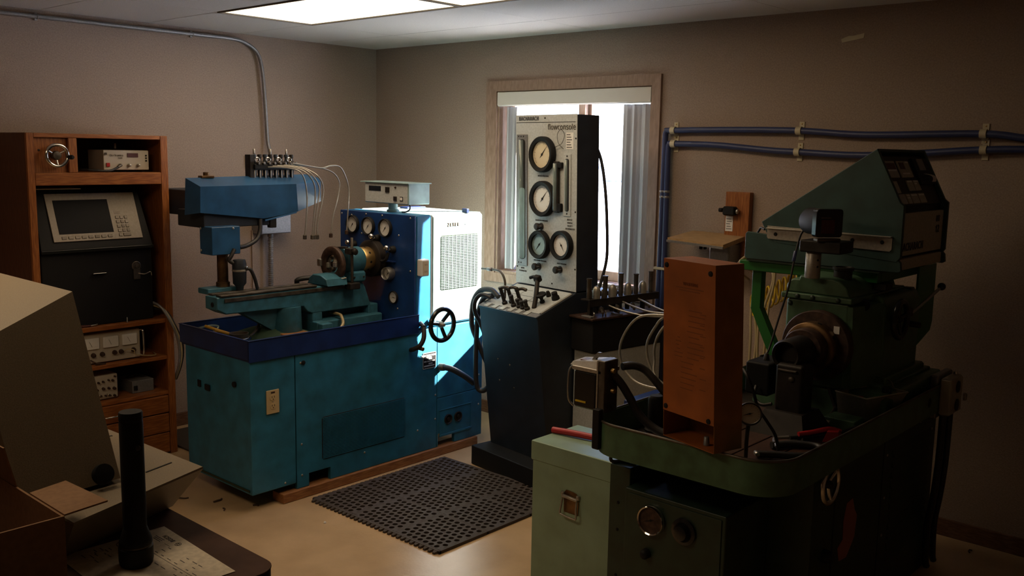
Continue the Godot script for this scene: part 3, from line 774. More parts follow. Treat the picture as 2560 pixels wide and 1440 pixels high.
	for q in [[1.06, 1.195], [1.27, 1.245], [1.40, 1.19]]:
		cy(V(q[0], q[1], 1.05), V(q[0], q[1], 1.08), 0.021, 0.017); var kn := put("valve_knob", "black", o)
		cy(V(q[0], q[1], 1.08), V(q[0], q[1], 1.10), 0.007); put("stem", "steel", kn)
		ball(V(q[0] + 0.006, q[1] + 0.012, 1.108), 0.016); put("ball", "chrome", kn)
	tube([V(1.40, 1.175, 1.09), V(1.395, 1.14, 1.1), V(1.37, 1.125, 1.1), V(1.35, 1.125, 1.1)], 0.009, 8); put("valve_lever", "black", o)
	bx(1.34, 1.118, 1.05, 1.42, 1.126, 1.075, 0.003); put("bracket", "navy", o)
	# boxed outlet on the sunlit strip
	bx(X, 1.055, 0.973, X + 0.042, 1.148, 1.032, 0.006); var ob := put("outlet_box", "white", o, "white surface outlet")
	bx(X + 0.042, 1.063, 0.981, X + 0.044, 1.14, 1.024, 0.003); put("outlet_face", "ivory", ob)
	for y in [1.082, 1.12]:
		for z in [0.996, 1.009]: bx(X + 0.0435, y - 0.005, z - 0.001, X + 0.0446, y + 0.005, z + 0.001, 0)
	put("slots", "black", ob)
	# drive: grey disc, drilled brass ring, teal bearing block, dark mounting ring
	var ax := V(1.25, 1.13, 0)
	lathe(ax + V(0, 0, 1.05), V(0, 0, 1), [[0.085, 0], [0.104, 0.012], [0.104, 0.055], [0.098, 0.06], [0.066, 0.062], [0, 0.062]], 44); put("flywheel", "iron", o)
	lathe(ax + V(0, 0, 1.11), V(0, 0, 1), [[0.066, 0], [0.068, 0.004], [0.068, 0.06], [0.064, 0.066], [0.05, 0.066], [0, 0.066]], 40); var rg := put("coupling_ring", "brass", o)
	for i in 8:
		var a := TAU * i / 8 + 0.62
		var dd := V(cos(a), sin(a), 0)
		lathe(ax + dd * 0.0675 + V(0, 0, 1.143), dd, [[0.007, 0], [0.007, 0.0012], [0, 0.0012]], 12)
	put("hole", "black", rg)
	bx(1.17, 1.015, 1.185, 1.33, 1.075, 1.30, 0.012); lathe(ax + V(0, 0, 1.18), V(0, 0, 1), [[0, 0], [0.07, 0], [0.074, 0.006], [0.074, 0.115], [0.07, 0.12], [0, 0.12]], 36)
	put("bearing_block", "bed", o)
	for q in [[1.334, 1.045, 1.21], [1.334, 1.045, 1.275]]: screw(q_(q), V(1, 0, 0), 0.006)
	put("bolt", "iron", o)
	lathe(ax + V(0.005, -0.012, 1.345), V(0, 0, 1), [[0.052, 0], [0.095, 0.0], [0.097, 0.003], [0.097, 0.022], [0.093, 0.026], [0.057, 0.026], [0.052, 0.022], [0.052, 0]], 44); var mr := put("mounting_ring", "rust", o)
	lathe(ax + V(0.005, -0.012, 1.31), V(0, 0, 1), [[0.05, 0], [0.05, 0.05], [0.042, 0.052], [0.04, 0.02], [0.014, 0.02], [0.014, 0.055], [0, 0.055]], 30); put("coupling_cup", "chrome", mr)
	bx(1.275, 1.105, 1.345, 1.305, 1.135, 1.378, 0.004); put("jaw", "brushed", mr)
	bx(1.213, 1.095, 1.34, 1.232, 1.125, 1.375, 0.004); put("jaw", "brushed", mr)
	bx(1.145, 1.10, 1.35, 1.175, 1.14, 1.385, 0.004); put("side_lug", "steel", mr)
	tube([V(1.16, 1.185, 1.33), V(1.26, 1.205, 1.33), V(1.32, 1.21, 1.31)], 0.007, 8, 2); put("pin", "iron", o)
	# bracket under the ring
	F = Transform3D.IDENTITY
	prism([Vector2(1.17, 1.015), Vector2(1.35, 1.015), Vector2(1.34, 1.05), Vector2(1.29, 1.07), Vector2(1.22, 1.07), Vector2(1.19, 1.05)], 1.33, 1.47, 0.006); put("saddle", "bed", o)
	tube([V(1.31, 1.04, 1.46), V(1.345, 1.05, 1.34)], 0.004, 6, 1); put("scriber", "brushed", o)
	# upright indicator post
	cy(V(1.345, 0.995, 1.30), V(1.345, 1.265, 1.30), 0.008); var ps := put("post", "dull", o)
	bx(1.315, 1.175, 1.28, 1.365, 1.21, 1.33, 0.006); lathe(V(1.365, 1.19, 1.3), V(1, 0, 0), [[0.017, 0], [0.018, 0.012], [0.012, 0.018], [0, 0.018]], 8); put("clamp", "iron", ps)
	bx(1.315, 0.985, 1.26, 1.37, 1.02, 1.33, 0.005); put("post_foot", "iron", ps)
	# bed
	frame(V(0, 0, 0), V(0, 0, -1), V(0, 1, 0)); F = Transform3D(Basis(V(0, 0, -1), V(0, 1, 0), V(1, 0, 0)), V(1.19, 0, 0))
	prism([Vector2(-2.09, 1.012), Vector2(-1.19, 1.012), Vector2(-1.17, 0.98), Vector2(-1.13, 0.872), Vector2(-1.53, 0.872), Vector2(-1.56, 0.885), Vector2(-1.585, 0.915), Vector2(-2.04, 0.925), Vector2(-2.09, 0.952)], 0.0, 0.11, 0.006)
	no_frame(); var bed := put("bed_beam", "bed", o)
	bx(1.3, 0.985, 1.22, 1.306, 1.004, 2.05, 0.002); bx(1.185, 1.012, 1.5, 1.225, 1.022, 2.07, 0.003); bx(1.255, 1.012, 1.5, 1.305, 1.022, 2.07, 0.003); put("slide_rail", "dull", bed)
	cy(V(1.26, 0.975, 2.088), V(1.26, 0.975, 2.094), 0.012); put("end_hole", "black", bed)
	bx(1.19, 0.765, 1.08, 1.34, 0.83, 1.53, 0.008); bx(1.19, 0.82, 1.08, 1.3, 0.88, 1.15, 0.005); bx(1.19, 0.82, 1.46, 1.3, 0.88, 1.53, 0.01); bx(1.19, 0.82, 1.15, 1.22, 0.88, 1.46, 0.0); put("bed_foot", "bed", o)
	bx(1.34, 0.765, 1.46, 1.385, 0.825, 1.53, 0.006); put("foot_lug", "bed", o)
	lathe(V(1.25, 0.79, 1.655), V(0, 1, 0), [[0, 0], [0.074, 0], [0.076, 0.004], [0.072, 0.13], [0, 0.13]], 32); put("pedestal", "bed", o)
	hull([V(1.22, 0.80, 1.70), V(1.25, 0.80, 1.70), V(1.25, 0.80, 1.74), V(1.22, 0.80, 1.74)], [V(1.20, 0.925, 1.70), V(1.27, 0.925, 1.70), V(1.27, 0.925, 1.95), V(1.20, 0.925, 1.95)]); put("gusset", "bed", o)
	bx(1.18, 0.757, 1.59, 1.38, 0.79, 1.735, 0.004); put("packing_block", "pine", o, "plain wooden packing block")
	# big front handwheel on its shaft
	cy(V(X, 0.79, 0.94), V(1.64, 0.788, 0.937), 0.017); put("wheel_shaft", "chrome", o)
	wheel(o, "handwheel", V(1.672, 0.787, 0.935), V(1, 0, 0.0), 0.088, 0.0135, 3, "black_gloss", "brushed", 0.045, 0.85)
	# tray drain valve in front
	cy(V(1.565, 0.79, 1.0), V(1.615, 0.775, 1.02), 0.012); tube([V(1.615, 0.775, 1.02), V(1.635, 0.72, 1.04), V(1.63, 0.68, 1.065), V(1.6, 0.66, 1.08), V(1.57, 0.65, 1.075)], 0.013, 10); put("drain_pipe", "iron", o)
	cy(V(1.6, 0.665, 1.055), V(1.64, 0.66, 1.045), 0.011); put("drain_fitting", "bronze", o)
	# hose stub on the access panel
	tube([V(X - 0.005, 0.515, 0.85), V(1.60, 0.52, 0.845), V(1.64, 0.51, 0.82), V(1.68, 0.47, 0.765), V(1.69, 0.42, 0.70)], 0.017, 10); var hs := put("corner_hose", "black_paint", o)
	cy(V(1.568, 0.516, 0.85), V(1.60, 0.52, 0.845), 0.022, 0.02); put("hose_collar", "dull", hs)
	bx(1.05, 1.386, 0.55, 1.12, 1.398, 0.7, 0.003); bx(1.52, 1.386, 0.62, 1.56, 1.41, 0.64, 0.002); put("top_catch", "navy", o)
	# digital rev counter on its post
	var t := thing("rev_counter", "pale teal digital rev counter on a short post atop the blue test bench", "instrument", V(1.28, 1.386, 0.95))
	lathe(V(1.255, 1.386, 0.93), V(0, 1, 0), [[0.036, 0], [0.036, 0.012], [0.027, 0.016], [0.027, 0.06], [0, 0.06]], 24); put("post", "pale", t)
	bx(1.09, 1.437, 0.84, 1.465, 1.553, 1.0, 0.004); put("case", "pale", t)
	bx(1.06, 1.551, 0.835, 1.475, 1.557, 1.012, 0.002); put("cover", "pale", t)
	bx(1.097, 1.441, 1.0, 1.458, 1.548, 1.003, 0.001); var fc := put("face", "panel_grey", t)
	bx(1.13, 1.505, 1.003, 1.235, 1.533, 1.0045, 0.001); put("display", "black_gloss", fc)
	bx(1.275, 1.5, 1.003, 1.31, 1.53, 1.008, 0.002); put("button", "iron", fc)
	lathe(V(1.36, 1.53, 1.003), V(0, 0, 1), [[0.006, 0], [0.005, 0.006], [0, 0.006]], 10); put("lamp", "rust", fc)
	bx(1.345, 1.455, 1.003, 1.372, 1.48, 1.008, 0.002); put("button", "iron", fc)
	bx(1.397, 1.456, 1.003, 1.423, 1.48, 1.005, 0.002); put("button", "black", fc)
	bx(1.401, 1.46, 1.005, 1.419, 1.476, 1.008, 0.002); put("button", "white", fc)
	tube([V(1.42, 1.437, 0.95), V(1.425, 1.41, 0.955), V(1.40, 1.395, 0.96), V(1.36, 1.392, 0.955)], 0.004, 6); put("lead", "hose", t)
	return o

func hd2(o, _h): return o
func q_(q) -> Vector3: return V(q[0], q[1], q[2])

func outlet(parent: Node, c: Vector3, m: String):   # duplex plate on a face that looks along +x
	bc(c + V(0.003, 0, 0), V(0.006, 0.116, 0.071), 0.003); var p := put("outlet_plate", m, parent, "ivory duplex outlet plate")
	for s in [-1, 1]:
		frame(c + V(0.006, s * 0.021, 0), V(0, 0, -1), V(0, 1, 0))
		prism(rrect(-0.017, -0.0145, 0.017, 0.0145, 0.012), 0.0, 0.002, 0.0006); no_frame(); put("receptacle", m, p)
		for z in [-0.0065, 0.0065]: bx(c.x + 0.0075, c.y + s * 0.021 - 0.001, c.z + z - 0.0012, c.x + 0.0086, c.y + s * 0.021 + 0.008, c.z + z + 0.0012, 0.0)
		lathe(V(c.x + 0.0075, c.y + s * 0.021 - 0.0075, c.z), V(1, 0, 0), [[0.0026, 0], [0.0026, 0.0011], [0, 0.0011]], 8)
		put("slots", "black", p)
	bx(c.x + 0.0055, c.y + 0.042, c.z - 0.011, c.x + 0.0068, c.y + 0.050, c.z + 0.011, 0.0); put("sticker", "rust", p)
	screw(c + V(0.006, 0, 0), V(1, 0, 0), 0.003, 0.001); put("screw", "steel", p)

func bench_clutter():
	# things lying in the blue bench's tray
	var y := 0.757
	var yt := thing("yellow_fitting", "yellow plastic double-ended fitting lying in the tray of the blue bench", "tool", V(0.98, y + 0.03, 1.95))
	cy(V(0.975, 0.815, 1.97), V(1.05, 0.795, 1.93), 0.008); put("tube", "yellow_tool", yt)
	cy(V(1.035, 0.80, 1.945), V(1.115, 0.782, 1.90), 0.009, 0.007); put("tube", "yellow_tool", yt)
	cy(V(1.035, 0.777, 1.955), V(1.04, 0.797, 1.94), 0.006); put("stub", "yellow_tool", yt)
	var cn := thing("tin_can", "dented open tin standing at the near corner of the blue bench's tray", "can", V(1.37, y, 2.0))
	lathe(V(1.35, y, 2.005), V(0, 1, 0), [[0, 0], [0.042, 0], [0.043, 0.004], [0.041, 0.045], [0.045, 0.052], [0.045, 0.075], [0.047, 0.08], [0.043, 0.08], [0.041, 0.05], [0.04, 0.006], [0, 0.006]], 28); put("body", "dull", cn)
	lathe(V(1.35, y + 0.053, 2.005), V(0, 1, 0), [[0.0455, 0], [0.0465, 0.002], [0.0455, 0.004]], 28); put("bead", "steel", cn)
	var fo := thing("foil_scrap", "crumpled shiny foil scrap beside the tin in the blue tray", "scrap", V(1.43, y, 1.98))
	var rng := RandomNumberGenerator.new(); rng.seed = 11
	for i in 9:
		var c := V(1.43 + rng.randf() * 0.03, y + 0.012 + rng.randf() * 0.06, 1.97 + rng.randf() * 0.03)
		face([c, c + V(rng.randf() * 0.03, rng.randf() * 0.03, -0.01), c + V(-0.01, rng.randf() * 0.03, rng.randf() * 0.03)], V(1, 0.3, 1))
	put("crumple", "chrome", fo)
	# dark green rubber sheet humped in the tray
	var nx := 14
	var nz := 14
	for i in nx:
		for j in nz:
			var P := []
			for k in [[0, 0], [1, 0], [1, 1], [0, 1]]:
				var u: float = float(i + k[0]) / nx
				var v: float = float(j + k[1]) / nz
				P.append(V(0.97 + 0.42 * u, y + 0.006 + 0.055 * sin(PI * u) * sin(PI * v) + 0.008 * sin(u * 9 + v * 5), 1.55 + 0.33 * v + 0.03 * sin(u * 6)))
			face(P, V(0, 1, 0))
	one("green_cloth", "greencloth", "dark green rubber sheet humped in the left half of the blue tray", "cloth")
	tube([V(0.965, 0.80, 2.05), V(0.98, 0.815, 1.95), V(0.97, 0.80, 1.89), V(0.99, 0.77, 1.96), V(0.97, 0.775, 2.04)], 0.006, 6); one("clear_bag_edge", "glass_tube", "clear plastic loop at the far left end of the blue tray", "hose")
	tube([V(1.10, 0.91, 1.72), V(1.16, 0.86, 1.76), V(1.23, 0.81, 1.83), V(1.27, 0.775, 1.93), V(1.28, 0.768, 1.97)], 0.0075, 8); one("drain_hose", "hose", "black hose dropping from under the bed beam into the blue tray", "hose")
	tube([V(1.22, 0.848, 1.36), V(1.315, 0.852, 1.37), V(1.36, 0.845, 1.385), V(1.39, 0.81, 1.40), V(1.41, 0.777, 1.46), V(1.43, 0.769, 1.56), V(1.45, 0.767, 1.68), V(1.47, 0.767, 1.78)], 0.0085, 8); one("tan_hose", "clearhose", "tan clear hose coming out of the bed slot down along the blue tray", "hose")
	var ch := thing("wrench", "bright double-ended wrench on the floor of the blue tray along its front wall", "tool", V(1.5, y, 1.75))
	tube([V(1.505, 0.764, 1.83), V(1.515, 0.765, 1.72), V(1.52, 0.764, 1.6)], 0.005, 8, 3); put("shank", "chrome", ch)
	lathe(V(1.505, 0.759, 1.845), V(0, 1, 0), [[0.008, 0], [0.016, 0], [0.016, 0.01], [0.008, 0.01], [0.008, 0]], 12); put("ring_end", "chrome", ch)
	lathe(V(1.522, 0.759, 1.585), V(0, 1, 0), [[0.007, 0], [0.014, 0], [0.014, 0.01], [0.007, 0.01], [0.007, 0]], 12); put("ring_end", "chrome", ch)
	var tt := thing("parts_tray", "shallow metal tray of small parts resting in the blue bench tray near the head", "tray", V(1.45, y, 1.25))
	hull([V(1.40, 0.757, 1.12), V(1.53, 0.757, 1.11), V(1.53, 0.757, 1.40), V(1.40, 0.757, 1.41)], [V(1.39, 0.785, 1.11), V(1.535, 0.785, 1.10), V(1.535, 0.785, 1.41), V(1.39, 0.785, 1.42)]); put("pan", "rust", tt)
	tube([V(1.39, 0.786, 1.11), V(1.535, 0.786, 1.10), V(1.535, 0.786, 1.41), V(1.39, 0.786, 1.42), V(1.39, 0.786, 1.11)], 0.003, 6, 1); put("rim", "steel", tt)
	for i in 7:
		var z := 1.13 + i * 0.04
		tube([V(1.42 + 0.01 * (i % 3), 0.79, z), V(1.46, 0.793, z + 0.02), V(1.51, 0.789, z + 0.005 * (i % 4))], 0.004 + 0.001 * (i % 2), 6, 3)
	one("loose_bits", "steel", "loose shiny bits lying in the shallow tray near the bench head", "hardware", "", "stuff")
	for q in [[1.43, 1.06, 1.49, 1.09], [1.36, 1.07, 1.40, 1.065]]:
		tube([V(q[0], 0.763, q[1] + 0.02), V(q[2], 0.764, q[3] - 0.015)], 0.004, 6, 1); one("steel_pin", "chrome", ["bright pin in the blue tray just under the lowest gauge, pointing at the handwheel", "short bright pin in the blue tray left of its longer twin"][0 if q[0] > 1.4 else 1], "pin")
	tube([V(1.02, 0.86, 1.3), V(1.06, 0.95, 1.4), V(1.09, 1.02, 1.48), V(1.13, 1.035, 1.40), V(1.17, 1.03, 1.28)], 0.013, 8); one("back_hose", "hose", "thick black hose arching behind the bed beam of the blue bench", "hose")

# ---------- overhead arm with injectors ----------
func overhead_arm(o: Node3D):   # the hood, column and injectors stand on the bench's bed
	# column and its base on the bed end
	bx(1.09, 1.012, 1.90, 1.185, 1.04, 2.07, 0.004); put("column_base", "bed", o)
	lathe(V(1.135, 1.04, 1.955), V(0, 1, 0), [[0.034, 0], [0.034, 0.022], [0.027, 0.025], [0.027, 0.22], [0, 0.22]], 28); put("column", "bronze", o)
	bx(1.07, 1.205, 1.88, 1.185, 1.345, 2.04, 0.004); var br := put("column_bracket", "hood_blue", o)
	for q in [[1.335, 2.03], [1.225, 2.03]]: screw(V(1.09, q[0], 2.045), V(0, 0, 1), 0.007)
	for q in [[1.335, 1.92], [1.225, 1.92]]: screw(V(1.185, q[0], q[1]), V(1, 0, 0), 0.006)
	put("screw", "steel", br)
	bx(0.30, 1.36, 1.60, 0.86, 1.50, 1.84, 0.006); put("rear_box", "black_paint", o)
	bx(0.86, 1.335, 1.66, 1.115, 1.42, 2.04, 0.004); put("hood_carrier", "black_paint", o)
	# faceted hood
	var A := [V(1.14, 1.543, 2.068), V(1.13, 1.548, 1.50), V(1.03, 1.552, 1.265)]
	var Bt := [V(1.14, 1.415, 2.072), V(1.135, 1.372, 1.705), V(1.115, 1.40, 1.48), V(1.03, 1.445, 1.265)]
	var T := [V(1.04, 1.582, 2.09), V(0.93, 1.592, 1.30), V(1.0, 1.575, 1.262)]
	face([A[0], A[1], Bt[2], Bt[1], Bt[0]], V(1, 0, 0))
	face([A[1], A[2], Bt[3]], V(1, 0, -0.3)); face([A[1], Bt[3], Bt[2]], V(1, 0, -0.3))
	face([A[0], A[1], T[1], T[0]], V(0, 1, 0)); face([A[1], A[2], T[2]], V(0, 1, 0)); face([A[1], T[2], T[1]], V(0, 1, 0))
	face([A[0], T[0], V(1.04, 1.40, 2.10), Bt[0]], V(0, 0, 1))
	face([T[0], T[1], V(0.80, 1.585, 1.30), V(0.80, 1.575, 1.86)], V(0, 1, 0)); face([T[0], V(0.80, 1.575, 1.86), V(0.80, 1.40, 1.86), V(1.04, 1.40, 2.10)], V(0, 0, 1))
	face([V(0.80, 1.575, 1.86), V(0.80, 1.585, 1.30), V(0.80, 1.40, 1.3), V(0.80, 1.40, 1.86)], V(-1, 0, 0))
	face([A[2], T[2], V(0.93, 1.42, 1.29), Bt[3]], V(0, 0, -1)); face([T[2], T[1], V(0.80, 1.585, 1.30), V(0.80, 1.40, 1.3), V(0.93, 1.42, 1.29)], V(0, 0, -1))
	face([Bt[0], Bt[1], V(0.80, 1.40, 1.7), V(0.80, 1.40, 1.86)], V(0, -1, 0)); face([Bt[1], Bt[2], V(0.80, 1.40, 1.48), V(0.80, 1.40, 1.7)], V(0, -1, 0)); face([Bt[2], Bt[3], V(0.93, 1.42, 1.29), V(0.80, 1.40, 1.48)], V(0, -1, 0))
	put("hood", "hood_blue", o)
	hull([V(1.136, 1.366, 1.70), V(1.137, 1.358, 1.70), V(1.117, 1.392, 1.49), V(1.116, 1.40, 1.49)], [V(1.10, 1.366, 1.70), V(1.10, 1.358, 1.70), V(1.08, 1.392, 1.49), V(1.08, 1.40, 1.49)]); put("hood_flange", "hood_blue", o)
	bx(1.00, 1.58, 1.93, 1.04, 1.592, 2.0, 0.002); lathe(V(1.02, 1.592, 1.965), V(0, 1, 0), [[0.017, 0], [0.017, 0.016], [0.012, 0.018], [0, 0.018]], 6); put("top_nut", "bronze", o)
	bx(1.09, 1.32, 1.62, 1.12, 1.37, 1.66, 0.003); put("hose_barb", "iron", o)
	tube([V(1.12, 1.37, 1.72), V(1.13, 1.31, 1.73), V(1.14, 1.265, 1.76), V(1.15, 1.24, 1.82), V(1.17, 1.235, 1.88)], 0.011, 10); put("hose", "hose", o)
	tube([V(1.19, 1.23, 1.92), V(1.195, 1.2, 1.94), V(1.19, 1.175, 1.95), V(1.20, 1.155, 1.92), V(1.2, 1.145, 1.90)], 0.010, 8); put("hose", "hose", o)
	# small pump beside the column
	var p := thing("feed_pump", "slim black cylinder pump with a steel band standing by the bronze column", "pump", V(1.2, 1.022, 1.9))
	lathe(V(1.2, 1.022, 1.9), V(0, 1, 0), [[0, 0], [0.018, 0], [0.02, 0.02], [0.033, 0.035], [0.035, 0.11], [0.035, 0.135], [0.03, 0.155], [0.0, 0.158]], 24); put("barrel", "black_paint", p)
	lathe(V(1.2, 1.118, 1.9), V(0, 1, 0), [[0.0352, 0], [0.0366, 0.001], [0.0366, 0.009], [0.0352, 0.01]], 22); put("band", "brushed", p)
	tube([V(1.225, 1.13, 1.885), V(1.235, 1.128, 1.86), V(1.235, 1.08, 1.835), V(1.23, 1.035, 1.82), V(1.23, 1.024, 1.815)], 0.009, 8); put("hose", "hose", p)
	lathe(V(1.225, 1.14, 1.885), V(1, 0, -0.4), [[0.006, 0], [0.006, 0.015], [0, 0.016]], 8); put("fitting", "chrome", p)
	# injector rail standing on the hood
	bx(0.965, 1.618, 1.41, 1.005, 1.64, 1.675, 0.004); put("rail", "iron", o)
	bx(0.955, 1.545, 1.675, 1.005, 1.70, 1.70, 0.003); put("rail_end", "iron", o)
	bx(0.96, 1.625, 1.40, 1.02, 1.65, 1.68, 0.003); put("clamp_bar", "black", o)
	for i in 8:
		var z := 1.662 - i * 0.0335
		lathe(V(0.985, 1.55, z), V(0, 1, 0), [[0, 0], [0.011, 0], [0.0115, 0.05], [0.013, 0.055], [0.013, 0.115], [0.009, 0.12], [0.009, 0.135], [0.012, 0.137], [0.012, 0.15], [0.005, 0.152], [0, 0.152]], 14); var nz := put("injector", ["black_paint", "iron"][i % 2], o)
		if i % 3 == 0: cy(V(0.985, 1.70, z), V(0.985, 1.73, z), 0.006, -1, 8); put("cap", "brushed", nz)
		if i % 2 == 0:
			torus(V(1.005, 1.672, z - 0.006), V(1, 0, 0.2), 0.012, 0.0035, 18, 8); put("leak_off_loop", "chrome", nz)
		cy(V(1.0, 1.548, z + 0.008), V(1.0, 1.62, z + 0.008), 0.004, -1, 8); put("return_tube", "steel", nz)
		lathe(V(1.012, 1.655, z), V(1, 0, -0.3), [[0.009, 0], [0.009, 0.014], [0.005, 0.016], [0, 0.016]], 6); put("union", "dull", nz)
	var pipes := [
		[V(1.02, 1.634, 1.60), V(1.06, 1.634, 1.57), V(1.13, 1.630, 1.54), V(1.19, 1.613, 1.518), V(1.19, 1.56, 1.486), V(1.19, 1.465, 1.475), V(1.19, 1.337, 1.485), V(1.19, 1.269, 1.493)],
		[V(1.02, 1.640, 1.57), V(1.07, 1.638, 1.54), V(1.13, 1.632, 1.51), V(1.19, 1.609, 1.48), V(1.19, 1.549, 1.429), V(1.19, 1.463, 1.423), V(1.19, 1.335, 1.438), V(1.19, 1.266, 1.444)],
		[V(1.02, 1.642, 1.54), V(1.07, 1.64, 1.51), V(1.13, 1.632, 1.48), V(1.19, 1.608, 1.454), V(1.19, 1.538, 1.398), V(1.19, 1.463, 1.402), V(1.19, 1.334, 1.425), V(1.19, 1.266, 1.431)],
		[V(1.02, 1.645, 1.50), V(1.07, 1.64, 1.47), V(1.13, 1.628, 1.44), V(1.19, 1.591, 1.403), V(1.19, 1.527, 1.369), V(1.19, 1.441, 1.381), V(1.19, 1.334, 1.409), V(1.19, 1.265, 1.413)],
		[V(1.02, 1.65, 1.47), V(1.02, 1.647, 1.435), V(1.02, 1.634, 1.29), V(1.02, 1.607, 1.18), V(1.02, 1.55, 1.13), V(1.02, 1.471, 1.139), V(1.02, 1.346, 1.177), V(1.02, 1.249, 1.192)],
		[V(1.03, 1.655, 1.45), V(1.03, 1.65, 1.41), V(1.03, 1.63, 1.262), V(1.03, 1.643, 1.193), V(1.03, 1.629, 1.123), V(1.03, 1.526, 1.073), V(1.03, 1.412, 1.074), V(1.03, 1.262, 1.087)]]
	for i in 6:
		tube(pipes[i], 0.0038, 8, 6); var pp := put("injection_pipe", "brushed", o)
		var e: Vector3 = pipes[i][-1]
		lathe(e, V(0, -1, 0.02), [[0.005, -0.012], [0.011, -0.008], [0.0115, 0.012], [0.006, 0.014], [0, 0.014]], 6); put("pipe_nut", "rust" if i > 3 else "dull", pp)

# ---------- flow console by the window ----------
var CO := Vector3(1.868, 0, 0.55)
var CU := Vector3(0.99027, 0, 0.13917)
var CN := Vector3(-0.13917, 0, 0.99027)
func LC(u: float, y: float, n: float) -> Vector3: return CO + CU * u + Vector3.UP * y + CN * n

func flow_console():
	var o := thing("flow_console", "tall dark console with grey gauge panel and sloping valve desk before the window", "machine", LC(0.24, 0, 0))
	frame(CO, CU, Vector3.UP)
	bx(-0.02, 0, -0.38, 0.51, 0.11, 0.292, 0.006); put("plinth", "black", o)
	F = Transform3D(Basis(-CN, Vector3.UP, CU), CO)   # side outline swept along the width; local x = -n
	var sp := func(n, y): return Vector2(-n, y)
	prism([sp.call(-0.36, 0.11), sp.call(0.17, 0.11), sp.call(0.262, 0.885), sp.call(0.275, 0.905), sp.call(0.0, 1.008), sp.call(-0.16, 1.008), sp.call(-0.36, 0.99)], 0.0, 0.487, 0.005)
	no_frame(); var body := put("body", "black_paint", o)
	frame(CO, CU, Vector3.UP)
	for q in [[0.13, 0.62], [0.23, 0.605], [0.13, 0.5], [0.25, 0.48]]: lathe(V(q[0], q[1], 0.222 + (q[1] - 0.55) * 0.12), V(0, -0.11, 1), [[0.006, 0], [0.005, 0.003], [0, 0.003]], 8)
	no_frame(); put("rivets", "dull", body, "", "stuff")
	# upper box, very slightly out of plumb
	var up := (Vector3.UP - CU * 0.029).normalized()
	frame(LC(0, 1.013, 0), CU, up)
	bx(0.001, 0, -0.165, 0.486, 0.923, -0.003, 0.004); put("upper_box", "black_paint", o)
	bx(0, 0, -0.003, 0.487, 0.925, 0.0, 0.001); var pl := put("gauge_panel", "panel_grey", o, "grey enamelled front panel")
	for q in [[0.24, 0.907], [0.012, 0.8], [0.478, 0.8], [0.012, 0.4], [0.478, 0.42], [0.012, 0.09], [0.478, 0.12], [0.3, 0.025]]: screw(V(q[0], q[1], 0), V(0, 0, 1), 0.005)
	put("screws", "iron", pl, "", "stuff")
	bx(0.005, 0.883, -0.001, 0.475, 0.886, 0.0008, 0.0); put("rule_line", "black", pl)
	# long sight tube on the left
	bx(0.012, 0.1, 0.0, 0.1, 0.82, 0.006, 0.003); var t1 := put("flow_tube", "galv", pl, "long left sight tube")
	prism(rrect(0.035, 0.135, 0.085, 0.795, 0.02), 0.005, 0.0075, 0.0005); put("tube_recess", "iron", t1)
	cy(V(0.06, 0.14, 0.016), V(0.06, 0.79, 0.016), 0.014, -1, 14); put("glass_tube", "glass_tube", t1)
	prism(rrect(0.037, 0.14, 0.083, 0.53, 0.015), 0.007, 0.0085, 0.0005); put("scale_plate", "pale", t1)
	for q in [[0.03, 0.115], [0.05, 0.115], [0.03, 0.81], [0.05, 0.81], [0.07, 0.81]]: screw(V(q[0], q[1], 0.006), V(0, 0, 1), 0.004)
	put("screws", "iron", t1, "", "stuff")
	# black middle tube and framed right tube
	bx(0.325, 0.41, 0, 0.362, 0.68, 0.02, 0.004); var t2 := put("flow_tube", "iron", pl)
	bx(0.355, 0.415, 0.0, 0.385, 0.46, 0.02, 0.004); bx(0.355, 0.645, 0.0, 0.39, 0.675, 0.02, 0.004); put("tube_block", "black", t2)
	cy(V(0.344, 0.42, 0.024), V(0.344, 0.67, 0.024), 0.011, -1, 12); put("glass_tube", "glass_tube", t2)
	bx(0.39, 0.395, 0.0, 0.445, 0.72, 0.005, 0.003); var t3 := put("flow_tube", "panel_grey", pl, "framed right sight tube")
	prism(rrect(0.403, 0.42, 0.433, 0.695, 0.012), 0.004, 0.0065, 0.0005); put("tube_recess", "iron", t3)
	cy(V(0.418, 0.425, 0.012), V(0.418, 0.69, 0.012), 0.009, -1, 12); put("glass_tube", "glass_tube", t3)
	for y in [0.408, 0.708]: screw(V(0.418, y, 0.005), V(0, 0, 1), 0.005)
	put("screws", "iron", t3)
	bx(0.405, 0.745, 0, 0.46, 0.83, 0.001, 0.0); var lb := put("notice", "white", pl, "small white printed notice")
	for i in 6: bx(0.41, 0.752 + i * 0.013, 0.001, 0.45 - 0.006 * (i % 3), 0.756 + i * 0.013, 0.0015, 0.0)
	put("print", "ink", lb)
	tube([V(0.31, 0.745, 0.012), V(0.345, 0.757, 0.015), V(0.385, 0.775, 0.012), V(0.402, 0.82, 0.01), V(0.375, 0.845, 0.01), V(0.352, 0.82, 0.014), V(0.365, 0.775, 0.018), V(0.395, 0.745, 0.01)], 0.0013, 5); put("wire", "iron", pl)
	no_frame()
	txt("BACHARACH", 0.020, LC(0.083, 1.918, 0.002), CU, up, "ink", pl, "lettering", true)
	txt("flowconsole", 0.029, LC(0.345, 1.872, 0.002), CU, up, "dull", pl)
